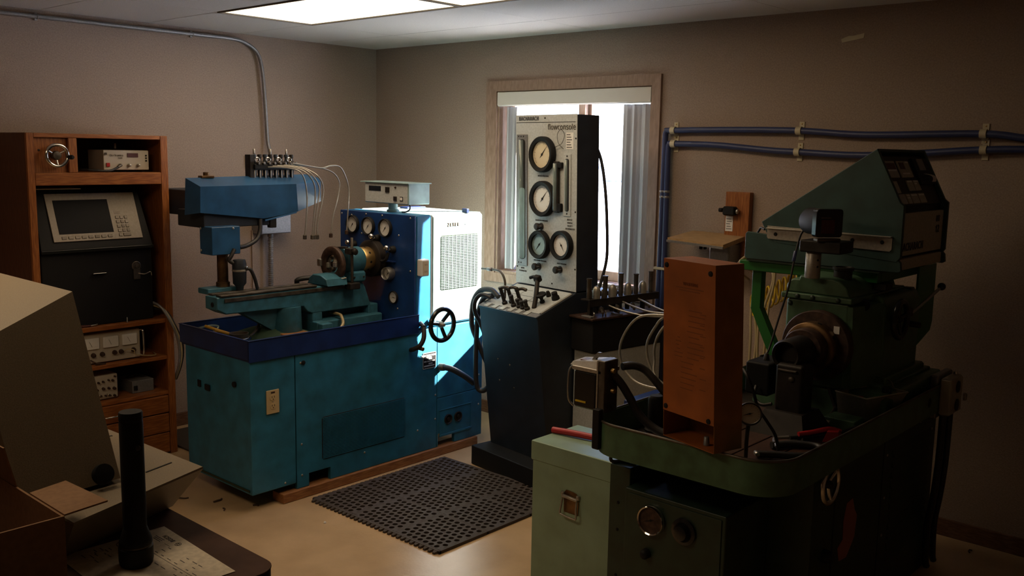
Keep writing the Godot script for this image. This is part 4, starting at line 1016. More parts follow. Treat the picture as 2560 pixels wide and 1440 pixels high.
	for q in [["AIR BOX PRESSURE", 0.21, 1.612, 0.0075], ["MANIFOLD PRESSURE", 0.205, 1.372, 0.0075], ["FEED PUMP PRESSURE", 0.2, 1.152, 0.0075], ["INLET VACUUM", 0.372, 1.152, 0.0075], ["MAIN", 0.055, 1.098, 0.008], ["FLOWMETER", 0.058, 1.082, 0.008], ["BOOST", 0.425, 1.39, 0.009], ["RANGE", 0.427, 1.374, 0.009], ["SELECT", 0.428, 1.358, 0.009], ["FLOWMETER", 0.43, 1.342, 0.009]]:
		txt(q[0], q[3], LC(q[1], q[2], 0.001), CU, up, "ink", pl)
	var gs := [[0.215, 1.727, 0.096, 0.072, "dial_cream", 50], [0.226, 1.491, 0.096, 0.072, "dial", 50], [0.208, 1.242, 0.078, 0.057, "pale", 230], [0.383, 1.253, 0.078, 0.057, "dial", 305]]
	for g in gs: gauge(o, LC(g[0], g[1], 0.0), CN, g[2], g[3], 0.035, "black", g[4], g[5], 36)
	for q in [[0.202, 1.34], [0.19, 1.12], [0.36, 1.12]]:
		lathe(LC(q[0], q[1], 0), CN, [[0.02, 0], [0.02, 0.004], [0.012, 0.006], [0.012, 0.022], [0.019, 0.024], [0.02, 0.036], [0.015, 0.042], [0, 0.043]], 18); var kn := put("valve_knob", "iron", o)
		cy(LC(q[0] + 0.012, q[1], 0.03), LC(q[0] + 0.045, q[1] + 0.004, 0.032), 0.008, 0.006, 10); put("handle", "iron", kn)
	# sloping desk plate
	var slope := (CN * -0.275 + Vector3.UP * 0.106).normalized()
	frame(LC(0, 1.008, 0), CU, slope)   # local: x across, y up the slope (front = -0.295), z out of the plate
	var T := F
	bx(0.025, -0.255, 0.0, 0.465, -0.012, 0.004, 0.002); var dp := put("desk_plate", "panel_grey", o, "light valve desk plate with printed flow lines")
	bx(0.006, -0.294, 0.0, 0.482, -0.258, 0.003, 0.002); put("desk_lip", "galv", o)
	bx(0.468, -0.25, 0.0, 0.482, -0.02, 0.006, 0.002); put("edge_strip", "brushed", o)
	for q in [[0.05, -0.12, 0.3, 0.002], [0.05, -0.06, 0.16, 0.002], [0.25, -0.16, 0.16, 0.002], [0.12, -0.2, 0.1, 0.002], [0.3, -0.08, 0.12, 0.002]]: bx(q[0], q[1], 0.0035, q[0] + q[2], q[1] + q[3], 0.0046, 0.0)
	for q in [[0.16, -0.2, 0.14], [0.28, -0.22, 0.13], [0.36, -0.2, 0.1]]: bx(q[0], q[1], 0.0035, q[0] + 0.002, q[1] + q[2], 0.0046, 0.0)
	put("flow_lines", "ink", dp)
	for i in 6:
		F = T
		bx(0.05 + i * 0.065, -0.29, 0.003, 0.085 + i * 0.065, -0.255, 0.007, 0.002); put("legend_plate", "panel_grey", o)
	F = T
	# row of valves: body, stem and lever
	var vs := [[0.165, -0.23, 0.085, 0.0], [0.195, -0.205, 0.075, 0.1], [0.235, -0.18, 0.06, 0.3], [0.245, -0.235, 0.05, 0.0], [0.29, -0.235, 0.035, -0.2], [0.325, -0.24, 0.03, 0.2], [0.36, -0.24, 0.04, 0.0]]
	for i in vs.size():
		var q = vs[i]
		F = T
		lathe(V(q[0], q[1], 0.004), V(0, 0, 1), [[0.015, 0], [0.015, 0.012], [0.01, 0.016], [0.01, q[2]], [0.012, q[2] + 0.002], [0.012, q[2] + 0.014], [0, q[2] + 0.016]], 12); var va := put("valve", "iron", o)
		if i < 3:
			F = T
			tube([V(q[0] - 0.012, q[1], q[2] + 0.01), V(q[0] + 0.03, q[1] + 0.012, q[2] + 0.018), V(q[0] + 0.06, q[1] + 0.015, q[2] + 0.012)], 0.009, 8, 3); put("lever", "dull", va)
	F = T
	tube([V(0.385, -0.215, 0.004), V(0.37, -0.17, 0.05), V(0.345, -0.12, 0.10), V(0.335, -0.1, 0.12)], 0.013, 10); var lv := put("long_lever", "iron", o)
	tube([V(0.335, -0.105, 0.118), V(0.315, -0.105, 0.125), V(0.285, -0.11, 0.118)], 0.009, 8); put("lever_grip", "black", lv)
	bx(0.315, -0.12, 0.1, 0.36, -0.09, 0.135, 0.006); put("lever_head", "iron", lv)
	F = T
	lathe(V(0.383, -0.15, 0.004), V(0, 0, 1), [[0.014, 0], [0.013, 0.012], [0.008, 0.014], [0.012, 0.032], [0.03, 0.04], [0.031, 0.05], [0.026, 0.053], [0, 0.053]], 22); var rk := put("regulator_knob", "black", o)
	lathe(V(0.383, -0.15, 0.0535), V(0, 0, 1), [[0.02, 0], [0.02, 0.001], [0, 0.001]], 20); put("white_cap", "white", rk)
	lathe(V(0.43, -0.095, 0.004), V(0, 0, 1), [[0.022, 0], [0.021, 0.015], [0.016, 0.02], [0.016, 0.04], [0, 0.044]], 18); put("black_knob", "black", o)
	lathe(V(0.36, -0.08, 0.004), V(0, 0, 1), [[0.014, 0], [0.014, 0.012], [0.008, 0.03], [0, 0.03]], 14); put("small_knob", "iron", o)
	no_frame()
	# bent spray pipe rising from the desk
	tube([LC(0.155, 0.955, 0.21), LC(0.15, 0.99, 0.205), LC(0.14, 1.05, 0.2), LC(0.11, 1.09, 0.2), LC(0.06, 1.1, 0.2), LC(-0.06, 1.095, 0.2)], 0.0065, 8); var sp2 := put("spray_pipe", "dull", o)
	cy(LC(0.03, 1.099, 0.2), LC(-0.01, 1.097, 0.2), 0.010); put("pipe_union", "galv", sp2)
	# hoses looping off the left of the desk
	var loops := [
		[LC(0.09, 0.955, 0.2), LC(0.03, 0.985, 0.2), LC(-0.05, 0.975, 0.21), LC(-0.10, 0.92, 0.22), LC(-0.12, 0.84, 0.22), LC(-0.115, 0.76, 0.22), LC(-0.09, 0.68, 0.2), LC(-0.06, 0.6, 0.18), LC(-0.03, 0.52, 0.16), LC(-0.025, 0.44, 0.16), LC(-0.06, 0.395, 0.18), LC(-0.09, 0.42, 0.2), LC(-0.092, 0.55, 0.21), LC(-0.088, 0.7, 0.21), LC(-0.075, 0.84, 0.21), LC(-0.04, 0.93, 0.2), LC(0.03, 0.955, 0.19)]]
	for l in loops:
		tube(l, 0.0145, 10); one("looped_hose", "hose", "thick black hose hanging in a long loop left of the sloping valve desk", "hose")
	tube([LC(0.06, 0.95, 0.23), LC(0.0, 0.96, 0.25), LC(-0.04, 0.92, 0.26), LC(-0.055, 0.86, 0.25), LC(-0.05, 0.8, 0.22), LC(-0.02, 0.72, 0.2)], 0.012, 10)
	one("short_hose", "hose", "shorter black hose curving over the desk's left front corner inside the long loop", "hose")
	tube([LC(0.40, 1.80, -0.19), LC(0.445, 1.70, -0.2), LC(0.48, 1.56, -0.2), LC(0.5, 1.4, -0.2), LC(0.51, 1.2, -0.2), LC(0.5, 1.08, -0.18), LC(0.495, 1.0, -0.15)], 0.0085, 8); one("power_cable", "hose", "black cable hanging down behind the gauge console across the bright right window pane", "cable")

# ---------- injector rack wing beside the console ----------
func nozzle_rack():
	var o := thing("injector_rack", "dark side shelf right of the gauge console carrying a rail of domed injector bodies", "rack", LC(0.58, 0.7, -0.25))
	frame(CO, CU, Vector3.UP)
	bx(0.49, 0.715, -0.5, 0.655, 0.888, 0.035, 0.008); put("cabinet_body", "black", o)
	bx(0.49, 0.888, -0.505, 0.665, 0.9, 0.05, 0.003); put("top_plate", "rust", o)
	bx(0.495, 0.0, -0.5, 0.65, 0.714, 0.01, 0.004); put("lower_cabinet", "panel_grey", o, "light grey lower side panel")
	# angle rail
	bx(0.56, 0.985, -0.5, 0.625, 0.993, 0.035, 0.001); bx(0.617, 0.955, -0.5, 0.625, 0.99, 0.035, 0.001); put("rail", "iron", o)
	for n in [0.0, -0.2, -0.4]: bx(0.585, 0.9, n - 0.012, 0.605, 0.985, n + 0.012, 0.002)
	put("rail_post", "iron", o)
	for i in 4:
		var n := -0.038 - i * 0.118
		lathe(V(0.6, 0.993, n), V(0, 1, 0), [[0, 0], [0.021, 0], [0.021, 0.038], [0.019, 0.05], [0.013, 0.06], [0.006, 0.065], [0, 0.066]], 20); var d := put("domed_cap", "brushed", o)
		lathe(V(0.6, 0.985, n), V(0, -1, 0), [[0.0, 0], [0.018, 0], [0.018, 0.035], [0.012, 0.04], [0.012, 0.07], [0, 0.072]], 14); put("injector_body", "black_paint", d)
		lathe(V(0.615, 0.945, n - 0.02), V(0.7, -0.25, 0.5), [[0.008, 0], [0.009, 0.015], [0.013, 0.016], [0.013, 0.032], [0.008, 0.034], [0.007, 0.07], [0, 0.07]], 8); put("union", "dull", d)
	for i in 5:
		var n := 0.016 - i * 0.118
		lathe(V(0.6, 0.993, n), V(0, 1, 0), [[0, 0], [0.0125, 0], [0.0125, 0.1 + 0.006 * (i % 3)], [0.0145, 0.102 + 0.006 * (i % 3)], [0.0145, 0.108 + 0.006 * (i % 3)], [0, 0.109 + 0.006 * (i % 3)]], 16); put("upright_holder", "dull", o)
	for n in [-0.01, -0.065, -0.09, -0.15, -0.2, -0.26, -0.32]: cy(V(0.59, 0.993, n), V(0.59, 1.035, n), 0.004, -1, 8)
	put("stud", "steel", o)
	for q in [[0.645, 0.02], [0.62, -0.07], [0.635, -0.075]]: cy(V(q[0], 0.9, q[1]), V(q[0], 0.93, q[1]), 0.004, -1, 8)
	put("bleed_screw", "chrome", o)
	for q in [[0.57, 0.01, 0.64, 0.03], [0.6, -0.14, 0.66, -0.16]]: bx(q[0], 0.9, q[3] - 0.02, q[2], 0.908, q[3] + 0.01, 0.002)
	put("spill_tray", "galv", o)
	no_frame()
	# pipes from the rack towards the green bench
	for l in [[V(2.49, 0.955, 0.53), V(2.545, 0.936, 0.51), V(2.628, 0.924, 0.5), V(2.727, 0.922, 0.5), V(2.9, 0.945, 0.55)], [V(2.50, 0.965, 0.42), V(2.60, 0.955, 0.46), V(2.726, 0.947, 0.5), V(2.814, 0.948, 0.5), V(2.92, 0.96, 0.55)], [V(2.52, 0.97, 0.3), V(2.60, 0.962, 0.34), V(2.70, 0.955, 0.40), V(2.82, 0.945, 0.45), V(2.93, 0.95, 0.52)]]:
		tube(l, 0.0048, 8); put("outlet_pipe", "brushed", o)

# ---------- things fixed to the walls ----------
func wall_fittings():
	# conduit along the left wall
	var c := thing("conduit", "thin galvanised conduit running along the ceiling edge and down the left wall", "pipe", V(0.03, 1.3, 1.5))
	tube([V(0.03, 2.405, 5.0), V(0.03, 2.405, 3.0), V(0.03, 2.404, 1.5), V(0.03, 2.404, 1.22), V(0.03, 2.39, 1.10), V(0.03, 2.34, 1.01), V(0.03, 2.26, 0.975), V(0.03, 2.1, 0.957), V(0.03, 1.9, 0.945), V(0.032, 1.78, 0.940), V(0.05, 1.70, 0.936), V(0.055, 1.6, 0.936), V(0.055, 1.28, 0.936)], 0.0115, 10); put("pipe", "galv", c)
	for z in [1.45, 2.35]:
		bx(0.001, 2.385, z - 0.008, 0.014, 2.425, z + 0.008, 0.002); torus(V(0.03, 2.404, z), V(0, 0, 1), 0.0125, 0.002, 16, 6); put("strap", "steel", c)
	var b := thing("disconnect_box", "grey electrical box on the left wall behind the blue hood with flexible conduit below", "box", V(0.06, 1.18, 0.94))
	bx(0.0, 1.18, 0.825, 0.11, 1.40, 1.055, 0.004); put("box", "galv", b)
	bx(0.11, 1.185, 0.83, 0.116, 1.395, 1.05, 0.002); var dr := put("cover", "galv", b)
	screw(V(0.06, 1.235, 0.823), V(0, 0, -1), 0.01, 0.012); put("knockout", "steel", dr)
	bx(0.0, 0.1, 0.985, 0.012, 1.2, 1.06, 0.0); put("backing_strip", "wall", b)
	cy(V(0.06, 1.18, 0.95), V(0.06, 1.155, 0.95), 0.02); put("connector", "galv", b)
	cy(V(0.06, 1.16, 0.95), V(0.06, 0.7, 0.958), 0.013); var fx := put("flex_core", "galv", b)
	for i in 34: lathe(V(0.06, 1.15 - i * 0.0133, 0.95 + i * 0.00024), V(0, -1, 0), [[0.013, 0], [0.0175, 0.003], [0.0175, 0.007], [0.013, 0.01]], 14)
	put("flex_coils", "steel", fx, "", "stuff")
	# small dark box left of the flexible conduit, behind the hood
	bx(0.0, 1.6, 1.06, 0.02, 1.68, 1.09, 0.002); one("wall_clip", "iron", "tiny dark clip on the left wall just behind the injector row", "clip")
	# two hoses along the window wall
	for i in 2:
		var hz: Array = [[V(2.478, 0.2, 0.035), V(2.482, 1.0, 0.035), V(2.484, 1.55, 0.033), V(2.485, 1.81, 0.033), V(2.492, 1.862, 0.033), V(2.53, 1.869, 0.033), V(2.9, 1.872, 0.033), V(3.265, 1.867, 0.033), V(3.6, 1.848, 0.033), V(4.114, 1.853, 0.033), V(4.35, 1.83, 0.033), V(4.9, 1.825, 0.033), V(6.0, 1.84, 0.033)],
			[V(2.512, 0.2, 0.035), V(2.512, 1.0, 0.035), V(2.508, 1.55, 0.033), V(2.506, 1.75, 0.033), V(2.512, 1.792, 0.033), V(2.54, 1.797, 0.033), V(2.8, 1.793, 0.033), V(3.1, 1.770, 0.033), V(3.26, 1.763, 0.033), V(3.55, 1.752, 0.033), V(3.8, 1.762, 0.033), V(4.119, 1.784, 0.033), V(4.4, 1.788, 0.033), V(5.0, 1.785, 0.033), V(6.0, 1.79, 0.033)]][i]
		tube(hz, 0.0165, 10)
		one("wall_hose", "blue_hose", ["upper of two blue-black hoses strung along the window wall", "lower of two blue-black hoses strung along the window wall"][i], "hose", "hoses along the window wall")
	var names := ["upper cream clip holding the hose right beside the window casing", "upper cream hose clip above the little wall shelf", "upper cream hose clip far right, above the desk console", "lower cream clip holding the hose right beside the window casing", "lower cream hose clip above the little wall shelf", "lower cream hose clip far right, above the desk console"]
	var spots := [V(2.535, 1.869, 0), V(3.262, 1.867, 0), V(4.113, 1.853, 0), V(2.54, 1.797, 0), V(3.26, 1.763, 0), V(4.119, 1.784, 0)]
	var first: Node3D = null
	for i in 6:
		if i == 0:
			first = thing("hose_clip", names[0], "clip", spots[0], "cream hose clips on the window wall")
			bx(spots[0].x - 0.014, spots[0].y + 0.017, 0.0, spots[0].x + 0.014, spots[0].y + 0.045, 0.005, 0.002); put("tab", "clip", first)
			bx(spots[0].x - 0.014, spots[0].y - 0.045, 0.0, spots[0].x + 0.014, spots[0].y - 0.017, 0.005, 0.002); put("tab", "clip", first)
			lathe(spots[0] + V(-0.014, 0, 0.033), V(1, 0, 0), [[0.0165, 0], [0.0205, 0], [0.0205, 0.028], [0.0165, 0.028]], 18); put("strap", "clip", first)
			screw(spots[0] + V(0, 0.034, 0.005), V(0, 0, 1), 0.004); put("screw", "brass", first)
		else: dup(first, spots[i] - spots[0], names[i])
	for i in 2:
		var x: float = [2.484, 2.509][i]
		lathe(V(x, 1.5, 0.034), V(0, 1, 0), [[0.017, 0], [0.0185, 0.002], [0.0185, 0.01], [0.017, 0.012]], 14); lathe(V(x, 1.53, 0.034), V(0, 1, 0), [[0.017, 0], [0.0185, 0.002], [0.0185, 0.01], [0.017, 0.012]], 14)
		one("hose_band", "galv", ["pair of crimp bands on the left vertical hose by the window", "pair of crimp bands on the right vertical hose by the window"][i], "band")
	bx(2.455, 1.10, 0.0, 2.53, 1.115, 0.056, 0.003); one("hose_strap", "clip", "pale strap across both vertical hoses low beside the window", "clip")
	# little shelf, board, holder
	var b2 := thing("wall_board", "upright oak board on the window wall holding a black switch and a note", "board", V(2.95, 1.2, 0.02))
	bx(2.878, 1.2, 0.0, 3.018, 1.552, 0.04, 0.003); put("board", "oak", b2)
	bx(2.885, 1.43, 0.04, 2.955, 1.476, 0.085, 0.008); var dv := put("switch_box", "black", b2)
	cy(V(2.878, 1.455, 0.065), V(2.858, 1.455, 0.065), 0.011); put("switch_knob", "black", dv)
	cy(V(2.955, 1.452, 0.06), V(2.968, 1.452, 0.06), 0.013); put("switch_end", "steel", dv)
	bx(2.885, 1.345, 0.04, 2.928, 1.425, 0.0415, 0.0); var nt := put("note", "white", b2, "white printed note strip")
	for i in 5: bx(2.89 + 0.003 * (i % 2), 1.356 + i * 0.013, 0.0415, 2.922 - 0.005 * (i % 3), 1.359 + i * 0.013, 0.042, 0.0)
	put("print", "ink", nt)
	var s := thing("wall_shelf", "small worn wooden shelf board tilted out from the window wall on a bracket", "shelf", V(2.8, 1.28, 0.1))
	var t0 := [V(2.68, 1.332, 0.02), V(3.0, 1.326, 0.02), V(2.995, 1.292, 0.25), V(2.665, 1.305, 0.25)]
	var t1 := []
	for p in t0: t1.append(p - V(0, 0.022, 0))
	hull(t1, t0); put("board", "plywood", s)
	hull([V(2.663, 1.283, 0.251), V(2.997, 1.270, 0.251), V(2.997, 1.270, 0.258), V(2.663, 1.283, 0.258)], [V(2.663, 1.295, 0.251), V(2.997, 1.282, 0.251), V(2.997, 1.282, 0.258), V(2.663, 1.295, 0.258)]); put("edge_strip", "galv", s)
	bx(2.86, 1.19, 0.0, 2.98, 1.29, 0.16, 0.012); put("bracket", "galv", s)
	bx(2.89, 1.05, 0.0, 2.96, 1.2, 0.05, 0.006); put("bracket_foot", "galv", s)
	for q in [[2.835, 0.2], [2.855, 0.19]]: bx(q[0], 1.255, q[1], q[0] + 0.014, 1.285, q[1] + 0.014, 0.002)
	bx(2.83, 1.28, 0.18, 2.875, 1.292, 0.22, 0.0); put("catch", "black", s)
	# clear tubes hanging behind the green bench
	for i in 5:
		var x := 3.22 + i * 0.022
		var k: float = [0.0, 0.03, -0.02, 0.04, 0.01][i]
		tube([V(x - 0.2 + k, 1.1 + 0.03 * i, 0.012), V(x - 0.17 + k, 1.17 + 0.02 * i, 0.2), V(x - 0.1, 1.24 + 0.012 * i, 0.26), V(x - 0.02, 1.25, 0.29), V(x + k * 0.5, 1.15, 0.31), V(x - 0.01, 1.0, 0.33), V(x + 0.005 + k * 0.3, 0.86, 0.35), V(x + 0.01, 0.7, 0.36)], 0.0065, 7)
		one("clear_tube", "clearhose", ["clear amber tube hanging left of the green stand, leftmost of five", "clear amber tube hanging left of the green stand, second of five from the left", "clear amber tube hanging left of the green stand, middle of five", "clear amber tube hanging left of the green stand, fourth of five from the left", "clear amber tube hanging left of the green stand, rightmost of five"][i], "tube", "clear tubes behind the green bench")
	# yellow coiled air hose
	var cp := []
	for i in 100:
		var a := i * 0.6
		var f := i / 99.0
		cp.append(V(3.15 + 0.26 * f + 0.03 * cos(a), 0.99 + 0.17 * f + 0.055 * sin(a), 0.22 + 0.03 * cos(a)))
	tube(cp, 0.0055, 6, 2); one("coiled_air_hose", "yellow", "bright yellow coiled air hose hanging behind the green stand legs", "hose")
	# electrical outlet with heavy cables at far right
	var eb := thing("outlet_box", "clear-lidded outlet box with two heavy black cables behind the green bench's right side", "outlet", V(4.2, 0.7, 0.5))
	bx(4.152, 0.70, 0.42, 4.185, 0.88, 0.60, 0.006); put("back_box", "galv", eb)
	bx(4.185, 0.715, 0.44, 4.235, 0.87, 0.585, 0.01); put("cover", "clear_plastic", eb)
	for y in [0.755, 0.83]: lathe(V(4.235, y, 0.51), V(1, 0, 0), [[0.024, 0], [0.024, 0.004], [0.02, 0.005], [0, 0.005]], 18); put("receptacle", "iron", eb)
	lathe(V(4.21, 0.872, 0.47), V(0, 1, 0), [[0.008, 0], [0.008, 0.01], [0, 0.011]], 10); put("latch", "chrome", eb)
	bx(4.235, 0.76, 0.425, 4.25, 0.79, 0.44, 0.003); put("hinge", "steel", eb)
	for i in 2:
		var z: float = [0.555, 0.47][i]
		tube([V(4.2, 0.72, z), V(4.2, 0.6, z), V(4.195, 0.48, z - 0.01), V(4.18, 0.34, z - 0.03), V(4.155, 0.2, z - 0.07), V(4.15, 0.05, z - 0.1), V(4.15, 0.012, z - 0.12)], 0.014, 10); put("power_cable", "hose", eb)

# ---------- green test bench on the right ----------
func ring_wall(outline: Array, th: float, y0: float, y1: float):   # upright wall along a closed outline (x, z)
	var n := outline.size()
	var nn := []
	for i in n:
		var d: Vector2 = (outline[(i + 1) % n] - outline[(i - 1 + n) % n]).normalized()
		nn.append(Vector2(d.y, -d.x))
	for i in n:
		var j := (i + 1) % n
		var a: Vector2 = outline[i]
		var b: Vector2 = outline[j]
		var ai: Vector2 = a - nn[i] * th
		var bi: Vector2 = b - nn[j] * th
		var na := V(nn[i].x, 0, nn[i].y)
		var nb := V(nn[j].x, 0, nn[j].y)
		quad(V(a.x, y0, a.y), V(b.x, y0, b.y), V(b.x, y1, b.y), V(a.x, y1, a.y), na, nb, nb, na)
		quad(V(ai.x, y0, ai.y), V(bi.x, y0, bi.y), V(bi.x, y1, bi.y), V(ai.x, y1, ai.y), -na, -nb, -nb, -na)
		for y in [y0, y1]: face([V(a.x, y, a.y), V(b.x, y, b.y), V(bi.x, y, bi.y), V(ai.x, y, ai.y)], V(0, 1 if y == y1 else -1, 0))

func green_bench():
	var o := thing("pump_bench", "dark green pump test bench with rounded tray and gearbox head filling the right foreground", "machine", V(3.83, 0, 1.15))
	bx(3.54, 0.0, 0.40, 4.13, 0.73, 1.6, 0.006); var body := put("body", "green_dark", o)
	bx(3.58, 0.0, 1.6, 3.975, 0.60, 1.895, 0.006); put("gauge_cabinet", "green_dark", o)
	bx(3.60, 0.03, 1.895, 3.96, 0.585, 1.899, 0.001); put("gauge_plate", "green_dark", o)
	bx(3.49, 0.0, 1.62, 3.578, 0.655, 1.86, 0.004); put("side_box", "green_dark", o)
	for y in [0.52, 0.42, 0.25]:
		screw(V(3.53, y, 1.86), V(0, 0, 1), 0.006); put("bolt", "black", o)
	bx(3.60, 0.6, 1.58, 3.95, 0.73, 1.7, 0.006); put("tray_support", "green_dark", o)
	# tray
	var ol := rrect(3.47, 0.47, 4.19, 1.995, 0.13, 8)
	ring_wall(ol, 0.006, 0.73, 0.84); var tw := put("tray_wall", "green", o)
	var rim := []
	for p in ol: rim.append(V(p.x, 0.841, p.y))
	rim.append(rim[0])
	tube(rim, 0.0045, 6, 1); put("tray_rim", "dull", tw, "worn bare metal rim")
	F = Transform3D(Basis(V(1, 0, 0), V(0, 0, 1), V(0, -1, 0)), V(0, 0.745, 0))
	prism(rrect(3.474, 0.474, 4.186, 1.99, 0.126, 8), 0.0, 0.014, 0.0); no_frame(); put("tray_floor", "iron", o)
	for i in 5:
		bx(3.56 + 0.115 * i, 0.745, 1.12, 3.67 + 0.115 * i, 0.757, 1.9, 0.002); put("tray_board", "tray_wood", o)
	# raised head plate
	bx(3.60, 0.73, 0.40, 4.15, 0.87, 1.05, 0.02); put("head_plate", "green", o)
	# gearbox main casting and its lid
	bx(3.745, 0.87, 0.56, 4.0, 1.205, 1.085, 0.014); put("gearbox", "green", o)
	bx(3.73, 1.2, 0.55, 4.012, 1.224, 1.10, 0.008); put("gearbox_flange", "green", o)
	F = Transform3D(Basis(V(1, 0, 0), V(0, 1, 0), V(0, 0, 1)), Vector3.ZERO)
	prism([Vector2(3.745, 1.222), Vector2(4.0, 1.222), Vector2(3.985, 1.262), Vector2(3.955, 1.284), Vector2(3.93, 1.29), Vector2(3.80, 1.292), Vector2(3.795, 1.278), Vector2(3.775, 1.278), Vector2(3.755, 1.268), Vector2(3.746, 1.25)], 0.62, 1.09, 0.008, 0.6); put("gearbox_lid", "green", o)
	for q in [[3.765, 1.18], [3.8, 1.212], [3.86, 1.212], [3.96, 1.212]]: 
		screw(V(q[0], q[1], 1.1 if q[1] > 1.2 else 1.085), V(0, 0, 1), 0.010, 0.008); put("bolt", "green_dark", o)
	lathe(V(3.93, 1.285, 1.0), V(0, 1, 0), [[0.034, 0], [0.034, 0.03], [0.04, 0.032], [0.04, 0.042], [0.03, 0.044], [0.028, 0.036], [0, 0.036]], 24); put("filler_cap", "iron", o)
	# second casting to the right, its foot and levers
	prism([Vector2(3.96, 0.9), Vector2(4.06, 0.9), Vector2(4.06, 1.17), Vector2(4.045, 1.205), Vector2(4.02, 1.215), Vector2(3.96, 1.215)], 0.50, 0.885, 0.012, 0.6); put("speed_box", "green", o)
	bx(3.94, 0.868, 0.47, 4.085, 0.905, 0.91, 0.008); bx(3.93, 0.868, 0.44, 4.10, 0.882, 0.95, 0.006); put("speed_box_foot", "green", o)
	hull([V(3.99, 0.88, 0.88), V(4.055, 0.88, 0.88), V(4.02, 0.88, 1.08), V(3.99, 0.88, 1.08)], [V(3.99, 1.19, 0.88), V(4.05, 1.19, 0.88), V(4.01, 1.19, 1.08), V(3.99, 1.19, 1.08)]); put("web", "green", o)
	bx(4.0, 1.19, 0.52, 4.04, 1.218, 0.56, 0.004); put("data_plate", "dull", o)
	cy(V(4.05, 1.13, 0.80), V(4.085, 1.13, 0.80), 0.02); put("wheel_boss", "iron", o)
	wheel(o, "handwheel", V(4.095, 1.125, 0.82), V(1, 0, 0), 0.07, 0.012, 4, "black_gloss", "iron", 0.03, 0.2)
	cy(V(4.055, 1.132, 0.66), V(4.085, 1.135, 0.655), 0.022, 0.018); var lb := put("lever_boss", "dull", o)
	tube([V(4.08, 1.13, 0.665), V(4.095, 1.165, 0.57), V(4.11, 1.21, 0.44)], 0.0065, 8, 3); put("lever", "steel", lb, "bright steel lever")
	ball(V(4.113, 1.218, 0.422), 0.0165); put("lever_ball", "black_gloss", lb)
	cy(V(4.06, 1.08, 0.62), V(4.1, 1.075, 0.60), 0.012); put("shift_knob", "iron", o)
	for q in [[4.035, 1.06, 0.886], [4.0, 1.06, 1.0]]: lathe(V(q[0], q[1], q[2]), V(0.6, 0, 1), [[0.014, 0], [0.012, 0.008], [0.006, 0.012], [0, 0.013]], 14)
	put("oil_sight", "steel", o)
	lathe(V(4.0, 1.19, 0.96), V(0.5, 0, 1), [[0.018, 0], [0.018, 0.02], [0.024, 0.03], [0.02, 0.05], [0, 0.052]], 14); put("black_grip", "black", o)
	# output shaft: big disc, drilled ring, hub and clamp
	var ax := V(3.895, 1.036, 0)
	lathe(ax + V(0, 0, 1.085), V(0, 0, 1), [[0.12, 0], [0.133, 0.008], [0.134, 0.045], [0.13, 0.05], [0.095, 0.051], [0, 0.051]], 52); var dk := put("drive_disc", "rust", o)
	F = Transform3D(Basis.IDENTITY, ax + V(0.083, 0.072, 1.137)); bx(-0.012, -0.014, 0, 0.01, 0.014, 0.0015, 0.0); no_frame(); put("tape_mark", "white", dk, "white tape patch")
	lathe(ax + V(0, 0, 1.135), V(0, 0, 1), [[0.093, 0], [0.096, 0.004], [0.096, 0.052], [0.092, 0.056], [0.075, 0.057], [0, 0.057]], 44); var rg := put("drilled_ring", "bronze", o)
	for i in 8:
		var a := TAU * i / 8 + 0.5
		var dd := V(cos(a), sin(a), 0)
		lathe(ax + dd * 0.0955 + V(0, 0, 1.162), dd, [[0.009, 0], [0.009, 0.0012], [0, 0.0012]], 12)
	put("hole", "black", rg)
	lathe(ax + V(0, 0, 1.19), V(0, 0, 1), [[0.076, 0], [0.078, 0.004], [0.078, 0.05], [0.074, 0.056], [0, 0.056]], 36); put("shaft_collar", "rust", o)
	lathe(ax + V(0, 0, 1.24), V(0, 0, 1), [[0.055, 0], [0.056, 0.005], [0.056, 0.13], [0.05, 0.14], [0.042, 0.134], [0.04, 0.10], [0, 0.10]], 32); put("coupling_hub", "iron", o)
	bx(3.87, 0.80, 1.30, 3.975, 1.01, 1.40, 0.012); var cl := put("clamp_stand", "iron", o)
	hull([V(3.80, 0.757, 1.22), V(4.02, 0.757, 1.22), V(4.02, 0.757, 1.46), V(3.80, 0.757, 1.46)], [V(3.85, 0.84, 1.28), V(3.99, 0.84, 1.28), V(3.99, 0.84, 1.42), V(3.85, 0.84, 1.42)]); put("clamp_foot", "iron", cl)
	bx(3.885, 0.985, 1.40, 3.955, 0.992, 1.412, 0.002); screw(V(3.935, 0.96, 1.40), V(0, 0, 1), 0.012, 0.01); put("clamp_bolt", "dull", cl)
	bx(3.72, 0.86, 1.18, 3.82, 0.985, 1.34, 0.01); put("pump_block", "black", o)
	cy(V(3.775, 0.985, 1.28), V(3.775, 1.01, 1.28), 0.012, 0.008); put("top_fitting", "iron", o)
	tube([V(3.78, 0.90, 1.36), V(3.795, 0.87, 1.40), V(3.84, 0.855, 1.43), V(3.88, 0.865, 1.43)], 0.006, 8); put("drip_pipe", "iron", o)
	# end gauges
	gauge(o, V(3.70, 0.515, 1.899), V(0, 0, 1), 0.052, 0.045, 0.02, "chrome", "rust", 200, 12)
	lathe(V(3.825, 0.51, 1.899), V(0, 0, 1), [[0.045, 0], [0.045, 0.008], [0.034, 0.012], [0.026, 0.008], [0.024, 0.03], [0.015, 0.034], [0, 0.034]], 28); put("dial_knob", "black_gloss", o)
	lathe(V(3.683, 0.39, 1.899), V(0, 0, 1), [[0.018, 0], [0.016, 0.02], [0.01, 0.026], [0, 0.027]], 16); put("push_knob", "black", o)
	# right side: handwheel, knob, emblem plate, louvres
	cy(V(4.13, 0.665, 1.545), V(4.165, 0.665, 1.545), 0.014); put("side_wheel_shaft", "iron", o)
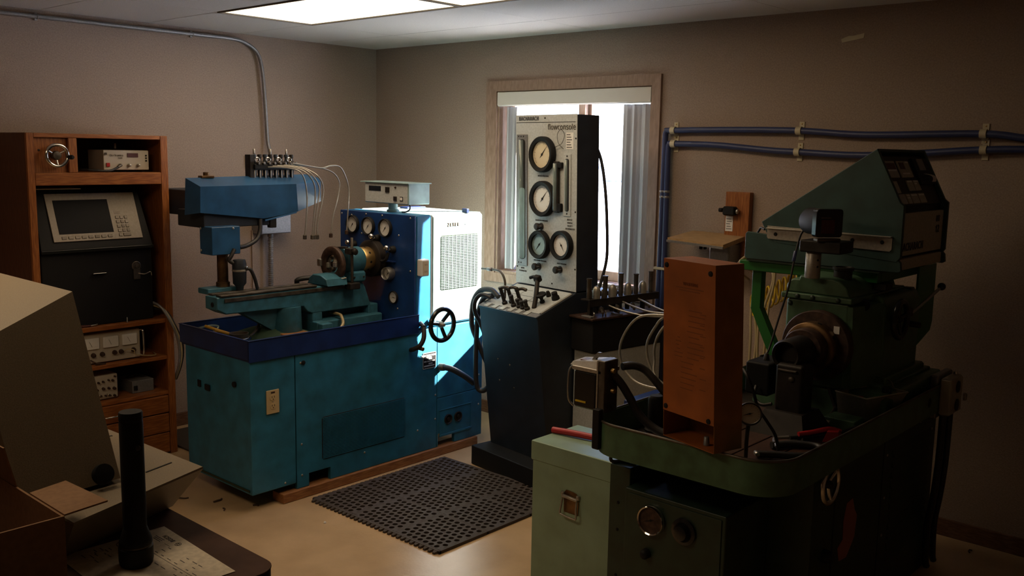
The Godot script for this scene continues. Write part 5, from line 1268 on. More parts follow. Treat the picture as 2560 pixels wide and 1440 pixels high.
	wheel(o, "handwheel", V(4.16, 0.665, 1.545), V(1, 0, 0), 0.062, 0.009, 3, "chrome", "iron", 0.03, 0.7)
	lathe(V(4.13, 0.39, 1.49), V(1, 0, 0), [[0.024, 0], [0.024, 0.012], [0.018, 0.03], [0, 0.032]], 18); put("side_knob", "black", o)
	frame(V(4.13, 0.43, 1.29), V(0, 0, -1), V(0, 1, 0))
	prism([Vector2(-0.063, -0.105), Vector2(0.000, -0.11), Vector2(0.063, -0.05), Vector2(0.074, 0.03), Vector2(0.046, 0.06), Vector2(0.025, 0.105), Vector2(-0.025, 0.1), Vector2(-0.046, 0.04), Vector2(-0.042, -0.03), Vector2(-0.084, -0.05)], 0.0, 0.002, 0.0005); no_frame(); put("worn_emblem", "emblem", o, "worn reddish outline of a decal")
	bx(4.1285, 0.02, 0.985, 4.1315, 0.72, 0.99, 0.0); bx(4.1285, 0.02, 1.42, 4.1315, 0.72, 1.426, 0.0); put("panel_seam", "black", o)
	for q in [[0.62, 0.95], [0.45, 0.95], [0.62, 0.45], [0.3, 0.95], [0.68, 0.6]]: screw(V(4.13, q[0], q[1]), V(1, 0, 0), 0.006)
	put("screws", "steel", o, "", "stuff")
	for i in 11:
		var y := 0.18 + i * 0.042
		hull([V(4.129, y, 0.47), V(4.129, y, 0.9), V(4.129, y + 0.028, 0.9), V(4.129, y + 0.028, 0.47)], [V(4.139, y, 0.475), V(4.139, y, 0.895), V(4.131, y + 0.026, 0.895), V(4.131, y + 0.026, 0.475)]); put("louvre", "green_dark", o)
	for q in [0.84]: 
		lathe(V(4.16, 0.79, 0.70), V(1, 0, 0), [[0.022, 0], [0.025, 0.006], [0.02, 0.03], [0, 0.032]], 14); put("rear_knob", "black", o)
	# square tachometer head on a bright post above the gearbox
	var t := thing("tachometer", "black square-faced tachometer on a bright post above the green gearbox", "instrument", V(3.86, 1.29, 1.12))
	lathe(V(3.862, 1.29, 1.12), V(0, 1, 0), [[0.027, 0], [0.0285, 0.003], [0.0285, 0.1], [0.025, 0.104], [0, 0.104]], 24); put("post", "brushed", t)
	for y in [1.335, 1.36]: screw(V(3.885, y, 1.133), V(1, 0, 0.5), 0.005)
	put("set_screw", "black", t)
	bx(3.825, 1.39, 1.05, 3.985, 1.435, 1.17, 0.006); put("bracket", "iron", t)
	frame(V(3.925, 1.502, 1.155), V(0.59, 0, -0.81), V(0, 1, 0))
	prism(rrect(-0.054, -0.052, 0.054, 0.052, 0.012), -0.02, 0.012, 0.003); put("bezel", "black_gloss", t)
	frame(V(3.925, 1.502, 1.155), V(0.59, 0, -0.81), V(0, 1, 0))
	bx(-0.033, -0.038, 0.012, 0.02, 0.012, 0.014, 0.001); put("window", "red_dull", t, "dark red display window")
	frame(V(3.925, 1.502, 1.155), V(0.59, 0, -0.81), V(0, 1, 0))
	bx(-0.036, 0.017, 0.012, 0.004, 0.022, 0.014, 0.0); put("label_strip", "dull", t)
	frame(V(3.925, 1.502, 1.155), V(0.59, 0, -0.81), V(0, 1, 0))
	lathe(V(-0.002, 0, -0.018), V(0, 0, -1), [[0.05, 0.0], [0.05, 0.1], [0.046, 0.108], [0, 0.109]], 36); put("barrel", "black", t)
	frame(V(3.925, 1.502, 1.155), V(0.59, 0, -0.81), V(0, 1, 0))
	bx(-0.045, -0.068, -0.02, 0.05, -0.056, 0.012, 0.003); no_frame(); put("clamp_lip", "dull", t)
	tube([V(3.83, 1.49, 1.08), V(3.80, 1.46, 1.09), V(3.79, 1.42, 1.10), V(3.785, 1.34, 1.12), V(3.78, 1.25, 1.14), V(3.755, 1.12, 1.16), V(3.74, 1.0, 1.2), V(3.73, 0.985, 1.24)], 0.0045, 6); put("cable", "hose", t)
	cy(V(3.786, 1.385, 1.11), V(3.784, 1.345, 1.12), 0.0065); put("blue_connector", "blue_hose", t)

func green_clutter():
	# tall orange box standing on the tray's front rim
	var up := (Vector3.UP - V(0.966, 0, 0.259) * 0.05).normalized()
	var o := thing("orange_cabinet", "tall leaning orange metal box with faded print on the green bench's front rim", "box", V(3.88, 0.845, 1.95))
	var O := V(3.995, 0.846, 2.036)
	var R := V(0.966, 0, 0.259)
	frame(O, R, up)
	bx(-0.226, 0.085, -0.002, 0, 0.572, 0.0, 0.0008); put("front_plate", "orange", o)
	for q in [[-0.212, 0.552], [-0.02, 0.545], [-0.212, 0.1], [-0.022, 0.095]]:
		frame(O, R, up); lathe(V(q[0], q[1], 0), V(0, 0, 1), [[0.0085, 0], [0.008, 0.003], [0, 0.0045]], 14); put("screw", "black", o)
	frame(O, R, up); bx(-0.226, 0, -0.118, -0.2245, 0.572, -0.002, 0.0); put("side_plate", "orange_side", o)
	frame(O, R, up); bx(-0.0015, 0, -0.118, 0, 0.572, -0.002, 0.0); put("side_plate", "orange_side", o)
	frame(O, R, up); bx(-0.226, 0, -0.12, 0, 0.572, -0.118, 0.0); put("back_plate", "orange_side", o)
	frame(O, R, up); bx(-0.2245, 0.5705, -0.118, -0.0015, 0.572, -0.002, 0.0); put("top_plate", "orange", o)
	frame(O, R, up); bx(-0.2245, 0, -0.118, -0.0015, 0.002, 0.0, 0.0); put("floor_plate", "orange", o)
	frame(O, R, up); cy(V(-0.07, 0.002, -0.04), V(-0.07, 0.03, -0.04), 0.01, 0.008); put("inner_plug", "galv", o)
	# faded print
	var rng := RandomNumberGenerator.new(); rng.seed = 21
	frame(O, R, up)
	for r in [[-0.17, -0.05, 0.487], [-0.155, -0.065, 0.479]]: bx(r[0], r[2], 0, r[1], r[2] + 0.0035, 0.0006, 0.0)
	for i in 16:
		var y := 0.42 - i * 0.0165
		var x0 := -0.12 - (0.03 if i > 9 else 0.0)
		bx(x0 + rng.randf() * 0.01, y, 0, x0 + 0.05 + rng.randf() * 0.03, y + 0.003, 0.0005, 0.0)
		if i % 2 == 0: bx(-0.062, y - 0.006, 0, -0.045 + rng.randf() * 0.01, y - 0.003, 0.0005, 0.0)
	for i in 6: bx(-0.19 + rng.randf() * 0.03, 0.33 - i * 0.012, 0, -0.155 + rng.randf() * 0.02, 0.333 - i * 0.012, 0.0005, 0.0)
	no_frame(); put("faded_print", "faded", o, "faded dark print", "stuff")
	txt("WARNING", 0.0095, O + R * -0.105 + up * 0.502 + V(-0.259, 0, 0.966) * 0.001, R, up, "faded", o, "lettering", true)
	# big bent injection pipes left of the orange box
	var pl := [[V(3.41, 1.12, 1.40), V(3.33, 1.112, 1.40), V(3.274, 1.093, 1.4), V(3.228, 1.046, 1.4), V(3.194, 0.975, 1.4), V(3.198, 0.909, 1.4), V(3.236, 0.857, 1.4), V(3.296, 0.827, 1.4), V(3.404, 0.825, 1.4), V(3.58, 0.84, 1.38)],
		[V(3.43, 1.12, 1.36), V(3.39, 1.107, 1.4), V(3.36, 1.072, 1.4), V(3.326, 1.011, 1.4), V(3.322, 0.962, 1.4), V(3.34, 0.908, 1.4), V(3.38, 0.86, 1.4), V(3.46, 0.83, 1.4), V(3.58, 0.83, 1.42)],
		[V(3.46, 1.11, 1.36), V(3.41, 1.085, 1.4), V(3.371, 1.034, 1.4), V(3.357, 0.983, 1.4), V(3.359, 0.935, 1.4), V(3.375, 0.885, 1.42), V(3.44, 0.85, 1.45), V(3.58, 0.84, 1.46)]]
	for i in 3:
		tube(pl[i], 0.0052, 8, 8); one("bent_pipe", "brushed", ["widest bright steel pipe loop left of the orange box, reaching farthest out", "middle bright steel pipe loop between its two neighbours left of the orange box", "tightest bright steel pipe loop, closest to the orange box's left side"][i], "pipe", "steel pipe loops left of the orange box")
	var pu_ := thing("injection_pump", "dark injection pump mostly hidden behind the orange box on the green bench tray", "pump", V(3.66, 0.757, 1.42))
	bx(3.56, 0.757, 1.32, 3.70, 0.90, 1.56, 0.012); put("pump_body", "iron", pu_)
	for i in 4:
		lathe(V(3.60, 0.90, 1.36 + i * 0.055), V(0, 1, 0), [[0.014, 0], [0.014, 0.03], [0.009, 0.034], [0.009, 0.05], [0, 0.051]], 10); put("delivery_valve", "dull", pu_)
	# bundle of dark hose behind pipes
	tube([V(3.42, 1.0, 1.25), V(3.44, 0.93, 1.27), V(3.49, 0.87, 1.3), V(3.56, 0.85, 1.33)], 0.02, 10); one("fat_hose", "hose", "fat dark hose behind the steel pipe loops by the orange box", "hose")
	# filter unit with chrome bail at the tray's left corner
	var f := thing("filter_unit", "black box filter with bright bail and lever clamped at the green tray's left corner", "filter", V(3.43, 0.845, 1.9))
	bx(3.365, 0.85, 1.83, 3.465, 0.985, 1.925, 0.008); put("bowl", "black_gloss", f, "dark bowl with amber level window")
	bx(3.378, 0.872, 1.925, 3.425, 0.879, 1.929, 0.001); put("level_window", "yellow", f)
	bx(3.36, 0.985, 1.82, 3.49, 1.0, 1.93, 0.003); put("cap_plate", "brushed", f)
	hull([V(3.345, 1.0, 1.82), V(3.48, 1.0, 1.82), V(3.49, 1.0, 1.925), V(3.35, 1.0, 1.925)], [V(3.345, 1.012, 1.83), V(3.475, 1.03, 1.83), V(3.485, 1.03, 1.915), V(3.355, 1.012, 1.915)]); put("lever_plate", "brushed", f)
	bx(3.375, 1.012, 1.86, 3.40, 1.019, 1.9, 0.001); put("copper_tag", "bronze", f)
	hull([V(3.41, 1.02, 1.87), V(3.425, 1.02, 1.87), V(3.425, 1.02, 1.88), V(3.41, 1.02, 1.88)], [V(3.435, 1.05, 1.87), V(3.447, 1.05, 1.87), V(3.447, 1.05, 1.88), V(3.435, 1.05, 1.88)]); put("tab", "galv", f)
	bx(3.468, 0.85, 1.85, 3.505, 1.035, 1.93, 0.004); put("side_bracket", "dull", f)
	bx(3.472, 0.855, 1.93, 3.478, 1.03, 1.933, 0.0); put("bracket_edge", "brushed", f)
	tube([V(3.36, 1.0, 1.92), V(3.345, 0.97, 1.925), V(3.345, 0.88, 1.925), V(3.36, 0.85, 1.915)], 0.004, 8); put("bail", "steel", f)
	for q in [[3.513, 1.0, 1.9], [3.515, 0.93, 1.9]]: lathe(q_(q), V(1, 0, 0), [[0.009, 0], [0.009, 0.012], [0, 0.013]], 6)
	put("banjo_bolt", "brass", f)
	bx(3.50, 0.74, 1.962, 3.53, 0.88, 1.99, 0.004); put("hanger", "black", f)
	tube([V(3.5, 1.0, 1.82), V(3.52, 1.0, 1.78), V(3.545, 0.985, 1.75), V(3.58, 0.955, 1.74), V(3.63, 0.90, 1.72), V(3.66, 0.86, 1.66)], 0.014, 10); one("filter_hose", "hose", "upper black hose running from the filter unit behind the orange box", "hose")
	tube([V(3.5, 0.985, 1.88), V(3.525, 0.95, 1.86), V(3.55, 0.9, 1.84), V(3.58, 0.84, 1.82), V(3.64, 0.795, 1.8), V(3.74, 0.775, 1.78)], 0.015, 10); one("filter_hose", "hose", "lower black hose dropping from the filter unit into the green tray", "hose")
	lathe(V(3.57, 0.757, 1.7), V(0, 1, 0), [[0.04, 0], [0.04, 0.006], [0.03, 0.008], [0.03, 0.12], [0.022, 0.13], [0, 0.13]], 24); one("black_cylinder", "black", "black upright cylinder standing in the green tray behind the filter hoses", "cylinder")
	bx(3.58, 0.757, 1.58, 3.66, 0.84, 1.66, 0.004); one("black_block", "iron", "square dark block in the green tray beside the black cylinder", "block")
	hull([V(3.58, 0.759, 1.82), V(3.72, 0.759, 1.72), V(3.78, 0.759, 1.78), V(3.64, 0.759, 1.88)], [V(3.58, 0.761, 1.82), V(3.72, 0.761, 1.72), V(3.78, 0.761, 1.78), V(3.64, 0.761, 1.88)]); one("rag", "galv", "grey scrap of paper lying in the green tray under the hoses", "paper")
	bx(3.66, 0.757, 1.92, 3.86, 0.765, 1.935, 0.002); one("wood_stick", "pine", "thin wooden stick lying against the green tray's front wall, left of the orange box", "stick")
	# blue crates under the rack, glimpsed below
	bx(3.02, 0.0, 0.86, 3.30, 0.66, 1.12, 0.01); one("blue_bin", "navy", "blue plastic bin standing on the floor behind the green chest", "bin")
	# right side of the orange box
	var g := thing("dial_gauge", "round cream dial gauge lying beside the orange box on the green tray", "gauge", V(4.03, 0.757, 1.84))
	var gn := V(0.35, 0.55, 0.75).normalized()
	gauge(g, V(4.002, 0.93, 1.83), gn, 0.038, 0.033, 0.014, "dull", "dial_cream", 200, 18, "dial_body")
	tube([V(3.99, 0.91, 1.81), V(3.98, 0.84, 1.80), V(3.975, 0.775, 1.79)], 0.007, 8); put("stem", "dull", g)
	tube([V(3.86, 1.02, 1.62), V(3.892, 1.006, 1.65), V(3.916, 0.962, 1.65), V(3.938, 0.904, 1.65), V(3.969, 0.869, 1.65), V(4.005, 0.825, 1.65), V(4.02, 0.775, 1.65)], 0.0055, 8); one("grey_hose", "iron", "thin grey tube sloping down from the orange box past the dial gauge", "hose")
	tube([V(3.98, 0.77, 1.72), V(4.03, 0.772, 1.69), V(4.1, 0.772, 1.64), V(4.13, 0.771, 1.56), V(4.09, 0.77, 1.50), V(4.02, 0.77, 1.53), V(3.97, 0.77, 1.6)], 0.012, 10); var bc_ := one("coiled_cable", "hose", "coiled black cable on the green tray in front of the red-gripped tool", "cable")
	cy(V(3.97, 0.772, 1.715), V(3.99, 0.772, 1.735), 0.008); put("connector", "steel", bc_)
	var rp := thing("red_clamp", "red spring-clamp with black jaws lying on the tray boards", "tool", V(4.06, 0.757, 1.4))
	tube([V(4.0, 0.785, 1.46), V(4.03, 0.79, 1.42), V(4.07, 0.80, 1.37), V(4.1, 0.79, 1.34)], 0.009, 8); put("grip", "red", rp)
	hull([V(4.06, 0.765, 1.36), V(4.11, 0.765, 1.33), V(4.12, 0.765, 1.39), V(4.07, 0.765, 1.42)], [V(4.07, 0.80, 1.37), V(4.10, 0.80, 1.345), V(4.11, 0.80, 1.385), V(4.08, 0.80, 1.41)]); put("body", "red", rp)
	tube([V(4.1, 0.785, 1.34), V(4.12, 0.795, 1.30), V(4.13, 0.80, 1.28)], 0.007, 8); put("jaw", "black", rp)
	tube([V(3.98, 0.772, 1.48), V(4.03, 0.775, 1.42), V(4.06, 0.78, 1.39)], 0.007, 8); put("jaw", "black", rp)
	var rt := thing("red_tip_tool", "long dark rod tool with a red collar pointing at the gearbox foot", "tool", V(3.9, 0.757, 1.1))
	tube([V(4.0, 0.77, 1.25), V(3.965, 0.80, 1.06), V(3.93, 0.83, 0.96)], 0.009, 8, 3); put("rod", "iron", rt)
	cy(V(3.93, 0.83, 0.96) + V(0, 0.05, 0.1), V(3.915, 0.885, 1.06), 0.013); put("collar", "red", rt)
	tube([V(3.915, 0.885, 1.06), V(3.93, 0.9, 1.06), V(3.955, 0.885, 1.06)], 0.006, 8); put("tip", "chrome", rt)
	tube([V(3.965, 0.80, 1.07), V(3.94, 0.85, 1.065), V(3.93, 0.88, 1.06)], 0.008, 8, 2); put("neck", "iron", rt)
	cy(V(3.93, 0.785, 1.2), V(4.01, 0.775, 1.22), 0.011); one("bright_bar", "brushed", "short bright round bar lying beside the clamp foot on the green tray", "bar")
	tube([V(4.0, 0.775, 1.62), V(3.95, 0.775, 1.54), V(3.985, 0.78, 1.5)], 0.006, 8, 3); one("bent_rod", "steel", "thin bent bright rod on the green tray behind the dial gauge", "rod")
	# steel parts pan
	var pn_ := thing("steel_pan", "shallow metal pan holding red and dark bits at the green tray's right rear", "pan", V(4.06, 0.757, 0.93))
	var top := [V(3.97, 0.868, 1.09), V(4.10, 0.866, 1.12), V(4.18, 0.872, 0.93), V(4.06, 0.872, 0.88)]
	var bot := [V(3.99, 0.78, 1.10), V(4.09, 0.78, 1.11), V(4.15, 0.78, 1.0), V(4.06, 0.78, 1.06)]
	for i in 4:
		var j := (i + 1) % 4
		face([bot[i], bot[j], top[j], top[i]], V(0, 1, 0)); face([bot[i] * 1.0, bot[j], top[j], top[i]], V(0, -1, 0))
	hull([bot[0], bot[1], bot[2], bot[3]], [bot[0] + V(0, 0.004, 0), bot[1] + V(0, 0.004, 0), bot[2] + V(0, 0.004, 0), bot[3] + V(0, 0.004, 0)]); put("pan_body", "brushed", pn_)
	tube([top[0], top[1], top[2], top[3], top[0]], 0.004, 6, 1); put("pan_rim", "brushed", pn_)
	tube([top[3] + V(-0.05, 0.0, 0.02), top[3] + V(-0.02, 0.022, 0), top[3] + V(0.03, 0.022, 0.0), top[3] + V(0.06, 0.004, 0.03)], 0.0035, 8); put("pan_handle", "steel", pn_)
	lathe(V(4.05, 0.80, 1.03), V(0, 1, 0), [[0.02, 0], [0.022, 0.05], [0.018, 0.055], [0, 0.055]], 14); one("red_bung", "red", "red plastic plug sitting in the metal pan", "plug")
	lathe(V(4.12, 0.80, 0.98), V(0, 1, 0), [[0.014, 0], [0.014, 0.065], [0.018, 0.066], [0.018, 0.09], [0, 0.091]], 14); one("black_bung", "black", "small black plug standing at the right end of the metal pan", "plug")
	bx(3.985, 0.757, 1.13, 4.10, 0.80, 1.22, 0.004); one("green_block", "green", "dark green casting lying under the metal pan on the tray", "block")

# ---------- console on its green stand ----------
func desk_console():
	var s := thing("console_stand", "bright green steel stand holding the teal console over the gearbox", "stand", V(3.75, 0.87, 0.65))
	bx(3.43, 1.262, 0.85, 4.02, 1.304, 0.885, 0.004); put("front_bar", "frame_green", s)
	bx(3.43, 1.262, 0.38, 4.02, 1.304, 0.415, 0.004); put("rear_bar", "frame_green", s)
	bx(3.43, 1.262, 0.415, 3.465, 1.304, 0.85, 0.004); put("side_bar", "frame_green", s)
	bx(3.985, 1.262, 0.415, 4.02, 1.304, 0.85, 0.004); put("side_bar", "frame_green", s)
	for z in [0.83, 0.40]:
		bx(3.475, 1.095, z - 0.02, 3.52, 1.264, z + 0.02, 0.004)
		hull([V(3.475, 1.1, z - 0.02), V(3.52, 1.1, z - 0.02), V(3.52, 1.1, z + 0.02), V(3.475, 1.1, z + 0.02)], [V(3.59, 0.87, z - 0.02), V(3.64, 0.87, z - 0.02), V(3.64, 0.87, z + 0.02), V(3.59, 0.87, z + 0.02)])
		put("leg", "frame_green", s)
	bx(3.63, 0.87, 0.52, 3.67, 1.263, 0.56, 0.004); put("middle_post", "green_dark", s)
	F = Transform3D(Basis(V(0, 0, -1), V(0, 1, 0), V(1, 0, 0)), V(4.035, 0, 0))
	prism([Vector2(-0.50, 0.985), Vector2(-0.46, 0.965), Vector2(-0.31, 1.01), Vector2(-0.29, 1.05), Vector2(-0.29, 1.30), Vector2(-0.50, 1.30)], 0.0, 0.01, 0.002); no_frame(); put("rear_plate", "frame_green", s)
	bx(4.0, 1.235, 0.80, 4.05, 1.262, 0.87, 0.004); put("clamp", "iron", s)
	bx(3.47, 1.304, 0.36, 4.03, 1.312, 0.90, 0.0); put("deck", "green_dark", s)
	# the console itself
	var o := thing("desk_console", "wedge-shaped dark teal instrument console with sloping key panel atop the green stand", "console", V(3.8, 1.312, 0.65))
	var upper := [Vector2(3.532, 1.472), Vector2(3.99, 1.776), Vector2(4.09, 1.578), Vector2(4.106, 1.565), Vector2(4.106, 1.372), Vector2(4.092, 1.352), Vector2(3.60, 1.39), Vector2(3.555, 1.43)]
	var lower := [Vector2(3.462, 1.418), Vector2(3.47, 1.427), Vector2(4.075, 1.385), Vector2(4.106, 1.352), Vector2(4.11, 1.32), Vector2(4.10, 1.314), Vector2(3.47, 1.314), Vector2(3.462, 1.322)]
	for z in [0.385, 0.885]:
		prism(upper, z, z + 0.02, 0.003); put("side_plate", "teal_dark", o)
		prism(lower, z, z + 0.018, 0.002); put("base_side", "teal_dark", o)
	# bent top sheet, back slope
	hull([V(3.532, 1.472, 0.405), V(3.99, 1.776, 0.405), V(3.99, 1.776, 0.885), V(3.532, 1.472, 0.885)], [V(3.537, 1.465, 0.405), V(3.992, 1.767, 0.405), V(3.992, 1.767, 0.885), V(3.537, 1.465, 0.885)]); put("top_sheet", "teal_dark", o)
	# inner body
	prism([Vector2(3.56, 1.47), Vector2(3.98, 1.752), Vector2(4.075, 1.565), Vector2(4.075, 1.32), Vector2(3.56, 1.32)], 0.406, 0.884, 0.0); put("inner_body", "black", o)
	# aluminium angle along the side
	hull([V(3.567, 1.405, 0.906), V(4.065, 1.392, 0.906), V(4.072, 1.40, 0.906), V(4.072, 1.448, 0.906), V(3.562, 1.458, 0.906), V(3.562, 1.412, 0.906)], [V(3.567, 1.405, 0.909), V(4.065, 1.392, 0.909), V(4.072, 1.40, 0.909), V(4.072, 1.448, 0.909), V(3.562, 1.458, 0.909), V(3.562, 1.412, 0.909)]); bx(3.562, 1.446, 0.906, 4.072, 1.450, 0.925, 0.001); var an := put("side_angle", "brushed", o, "bare aluminium angle strip")
	for x in [3.60, 3.92, 4.035]: 
		lathe(V(x, 1.425, 0.909), V(0, 0, 1), [[0.008, 0], [0.007, 0.003], [0, 0.004]], 12); put("bolt", "black", an)
	# vertical front: beige panel between the side plates
	bx(4.075, 1.372, 0.408, 4.092, 1.535, 0.882, 0.002); var fp := put("front_panel", "beige", o, "beige lower front panel")
	bx(4.075, 1.318, 0.408, 4.096, 1.362, 0.882, 0.003); put("drawer_front", "beige", o)
	txt("BACHARACH", 0.030, V(4.093, 1.405, 0.752), V(0, 0, -1), V(0, 1, 0), "ink", fp, "lettering", true)
	bx(4.092, 1.49, 0.455, 4.0935, 1.515, 0.495, 0.001); put("maker_badge", "iron", fp)
	txt("12", 0.03, V(4.0935, 1.46, 0.475), V(0, 0, -1), V(0, 1, 0), "iron", fp, "lettering", true)
	# sloping key panel
	var u := V(-0.095, 0.19, 0).normalized()
	var P0 := V(4.078, 1.562, 0.645)
	frame(P0, V(0, 0, -1), u)
	bx(-0.238, 0.0, 0.0, 0.238, 0.205, 0.004, 0.001); var kp := put("key_panel", "iron", o, "dark brown sloping panel")
	var cells := [[-0.235, 0.115, -0.12, 0.185], [-0.095, 0.115, 0.03, 0.185], [-0.235, 0.05, -0.175, 0.10], [-0.075, 0.058, -0.012, 0.102], [-0.005, 0.058, 0.055, 0.102], [-0.235, 0.005, -0.15, 0.046], [-0.14, 0.005, -0.10, 0.046], [-0.09, 0.005, -0.018, 0.046], [-0.008, 0.005, 0.062, 0.046]]
	for q in cells:
		frame(P0, V(0, 0, -1), u); bx(q[0], q[1], 0.003, q[2], q[3], 0.008, 0.002); put("key_block", "beige", kp)
	frame(P0, V(0, 0, -1), u)
	for q in [[-0.225, 0.15, -0.13, 0.175], [-0.08, 0.15, -0.03, 0.178]]: bx(q[0], q[1], 0.0075, q[2], q[3], 0.0095, 0.001)
	put("display", "red_dull", kp, "dark display window")
	frame(P0, V(0, 0, -1), u)
	for q in [[-0.225, 0.142, -0.13], [-0.075, 0.128, -0.0], [-0.01, 0.176, 0.025], [-0.07, 0.094, -0.02], [0.0, 0.094, 0.05], [0.002, 0.084, 0.03], [-0.085, 0.036, -0.025], [-0.003, 0.036, 0.055], [-0.136, 0.036, -0.105], [-0.136, 0.026, -0.108]]: bx(q[0], q[1], 0.0078, q[2], q[1] + 0.006, 0.0086, 0.0)
	put("key_print", "white", kp, "", "stuff")
	frame(P0, V(0, 0, -1), u); bx(0.06, 0.08, 0.004, 0.235, 0.195, 0.016, 0.004); var pr := put("printer", "black", kp)
	frame(P0, V(0, 0, -1), u); bx(0.10, 0.14, 0.015, 0.17, 0.19, 0.019, 0.002); put("printer_cover", "galv", kp)
	no_frame()
	var pp := []
	for i in 9:
		var a := PI * 0.75 * i / 8.0
		pp.append(P0 + V(0, 0, -1) * 0.14 + u * (0.125 - 0.045 * i / 8.0) + V(0.894, 0.447, 0) * (0.016 + 0.03 * sin(a)))
	for i in 8:
		face([pp[i] + V(0, 0, 0.021), pp[i] - V(0, 0, 0.021), pp[i + 1] - V(0, 0, 0.021), pp[i + 1] + V(0, 0, 0.021)], V(1, 0.4, 0))
		face([pp[i] + V(-0.0006, 0, 0.021), pp[i] - V(0.0006, 0, 0.021), pp[i + 1] - V(0.0006, 0, 0.021), pp[i + 1] + V(-0.0006, 0, 0.021)], V(-1, -0.4, 0))
	var sp := one("printer_paper", "white", "curling white paper strip coming out of the teal console's printer", "paper")
	tube([V(3.545, 1.44, 0.9), V(3.52, 1.445, 0.88), V(3.505, 1.43, 0.87), V(3.49, 1.415, 0.86)], 0.0045, 6); put("rear_lead", "hose", o)

# ---------- green chest ----------
func chest():
	var o := thing("metal_chest", "pale green metal chest with hinged lid and bright hasp on the floor", "chest", V(3.28, 0, 1.66))
	bx(3.087, 0.0, 1.53, 3.478, 0.57, 1.81, 0.004); put("body", "chest", o)
	bx(3.082, 0.562, 1.525, 3.483, 0.64, 1.817, 0.005); put("lid", "chest", o)
	frame(V(3.283, 0.44, 1.81), V(1, 0, 0), V(0, 1, 0))
	prism([Vector2(-0.034, -0.045), Vector2(0.034, -0.045), Vector2(0.036, 0.012), Vector2(0.026, 0.038), Vector2(0.01, 0.042), Vector2(-0.024, 0.044), Vector2(-0.036, 0.03)], 0, 0.003, 0.001); var h := put("hasp_plate", "bronze", o)
	frame(V(3.283, 0.44, 1.81), V(1, 0, 0), V(0, 1, 0))
	cy(V(-0.038, 0.02, 0.008), V(0.036, 0.016, 0.008), 0.007); for x in [-0.038, 0.034]: cy(V(x, 0.018, 0.004), V(x, 0.034, 0.004), 0.008)
	put("hasp_hinge", "brushed", h)
	frame(V(3.283, 0.44, 1.81), V(1, 0, 0), V(0, 1, 0))
	tube([V(-0.034, 0.012, 0.012), V(-0.036, -0.02, 0.018), V(-0.038, -0.042, 0.02), V(-0.03, -0.05, 0.02), V(0.03, -0.054, 0.02), V(0.038, -0.045, 0.02), V(0.036, -0.02, 0.018), V(0.034, 0.01, 0.012)], 0.0038, 8); no_frame(); put("bail", "brushed", h)
	var r := thing("red_bar", "red-handled bar lying across the pale green chest's lid", "tool", V(3.17, 0.64, 1.67))
	tube([V(3.083, 0.652, 1.685), V(3.16, 0.655, 1.675), V(3.26, 0.655, 1.66), V(3.36, 0.652, 1.645)], 0.0125, 10); put("grip", "red", r)
	tube([V(3.36, 0.652, 1.645), V(3.44, 0.652, 1.63)], 0.007, 8, 1); put("shaft", "steel", r)
	bx(3.395, 0.64, 1.72, 3.41, 0.646, 1.735, 0.001); one("lid_scrap", "black", "tiny dark scrap on the chest lid in the bright patch", "scrap")
	tube([V(3.495, 0.745, 1.84), V(3.49, 0.70, 1.85), V(3.495, 0.665, 1.86), V(3.52, 0.662, 1.83), V(3.56, 0.662, 1.8)], 0.0065, 8); one("drain_tube", "hose", "thin black tube hanging below the green tray beside the chest", "hose")

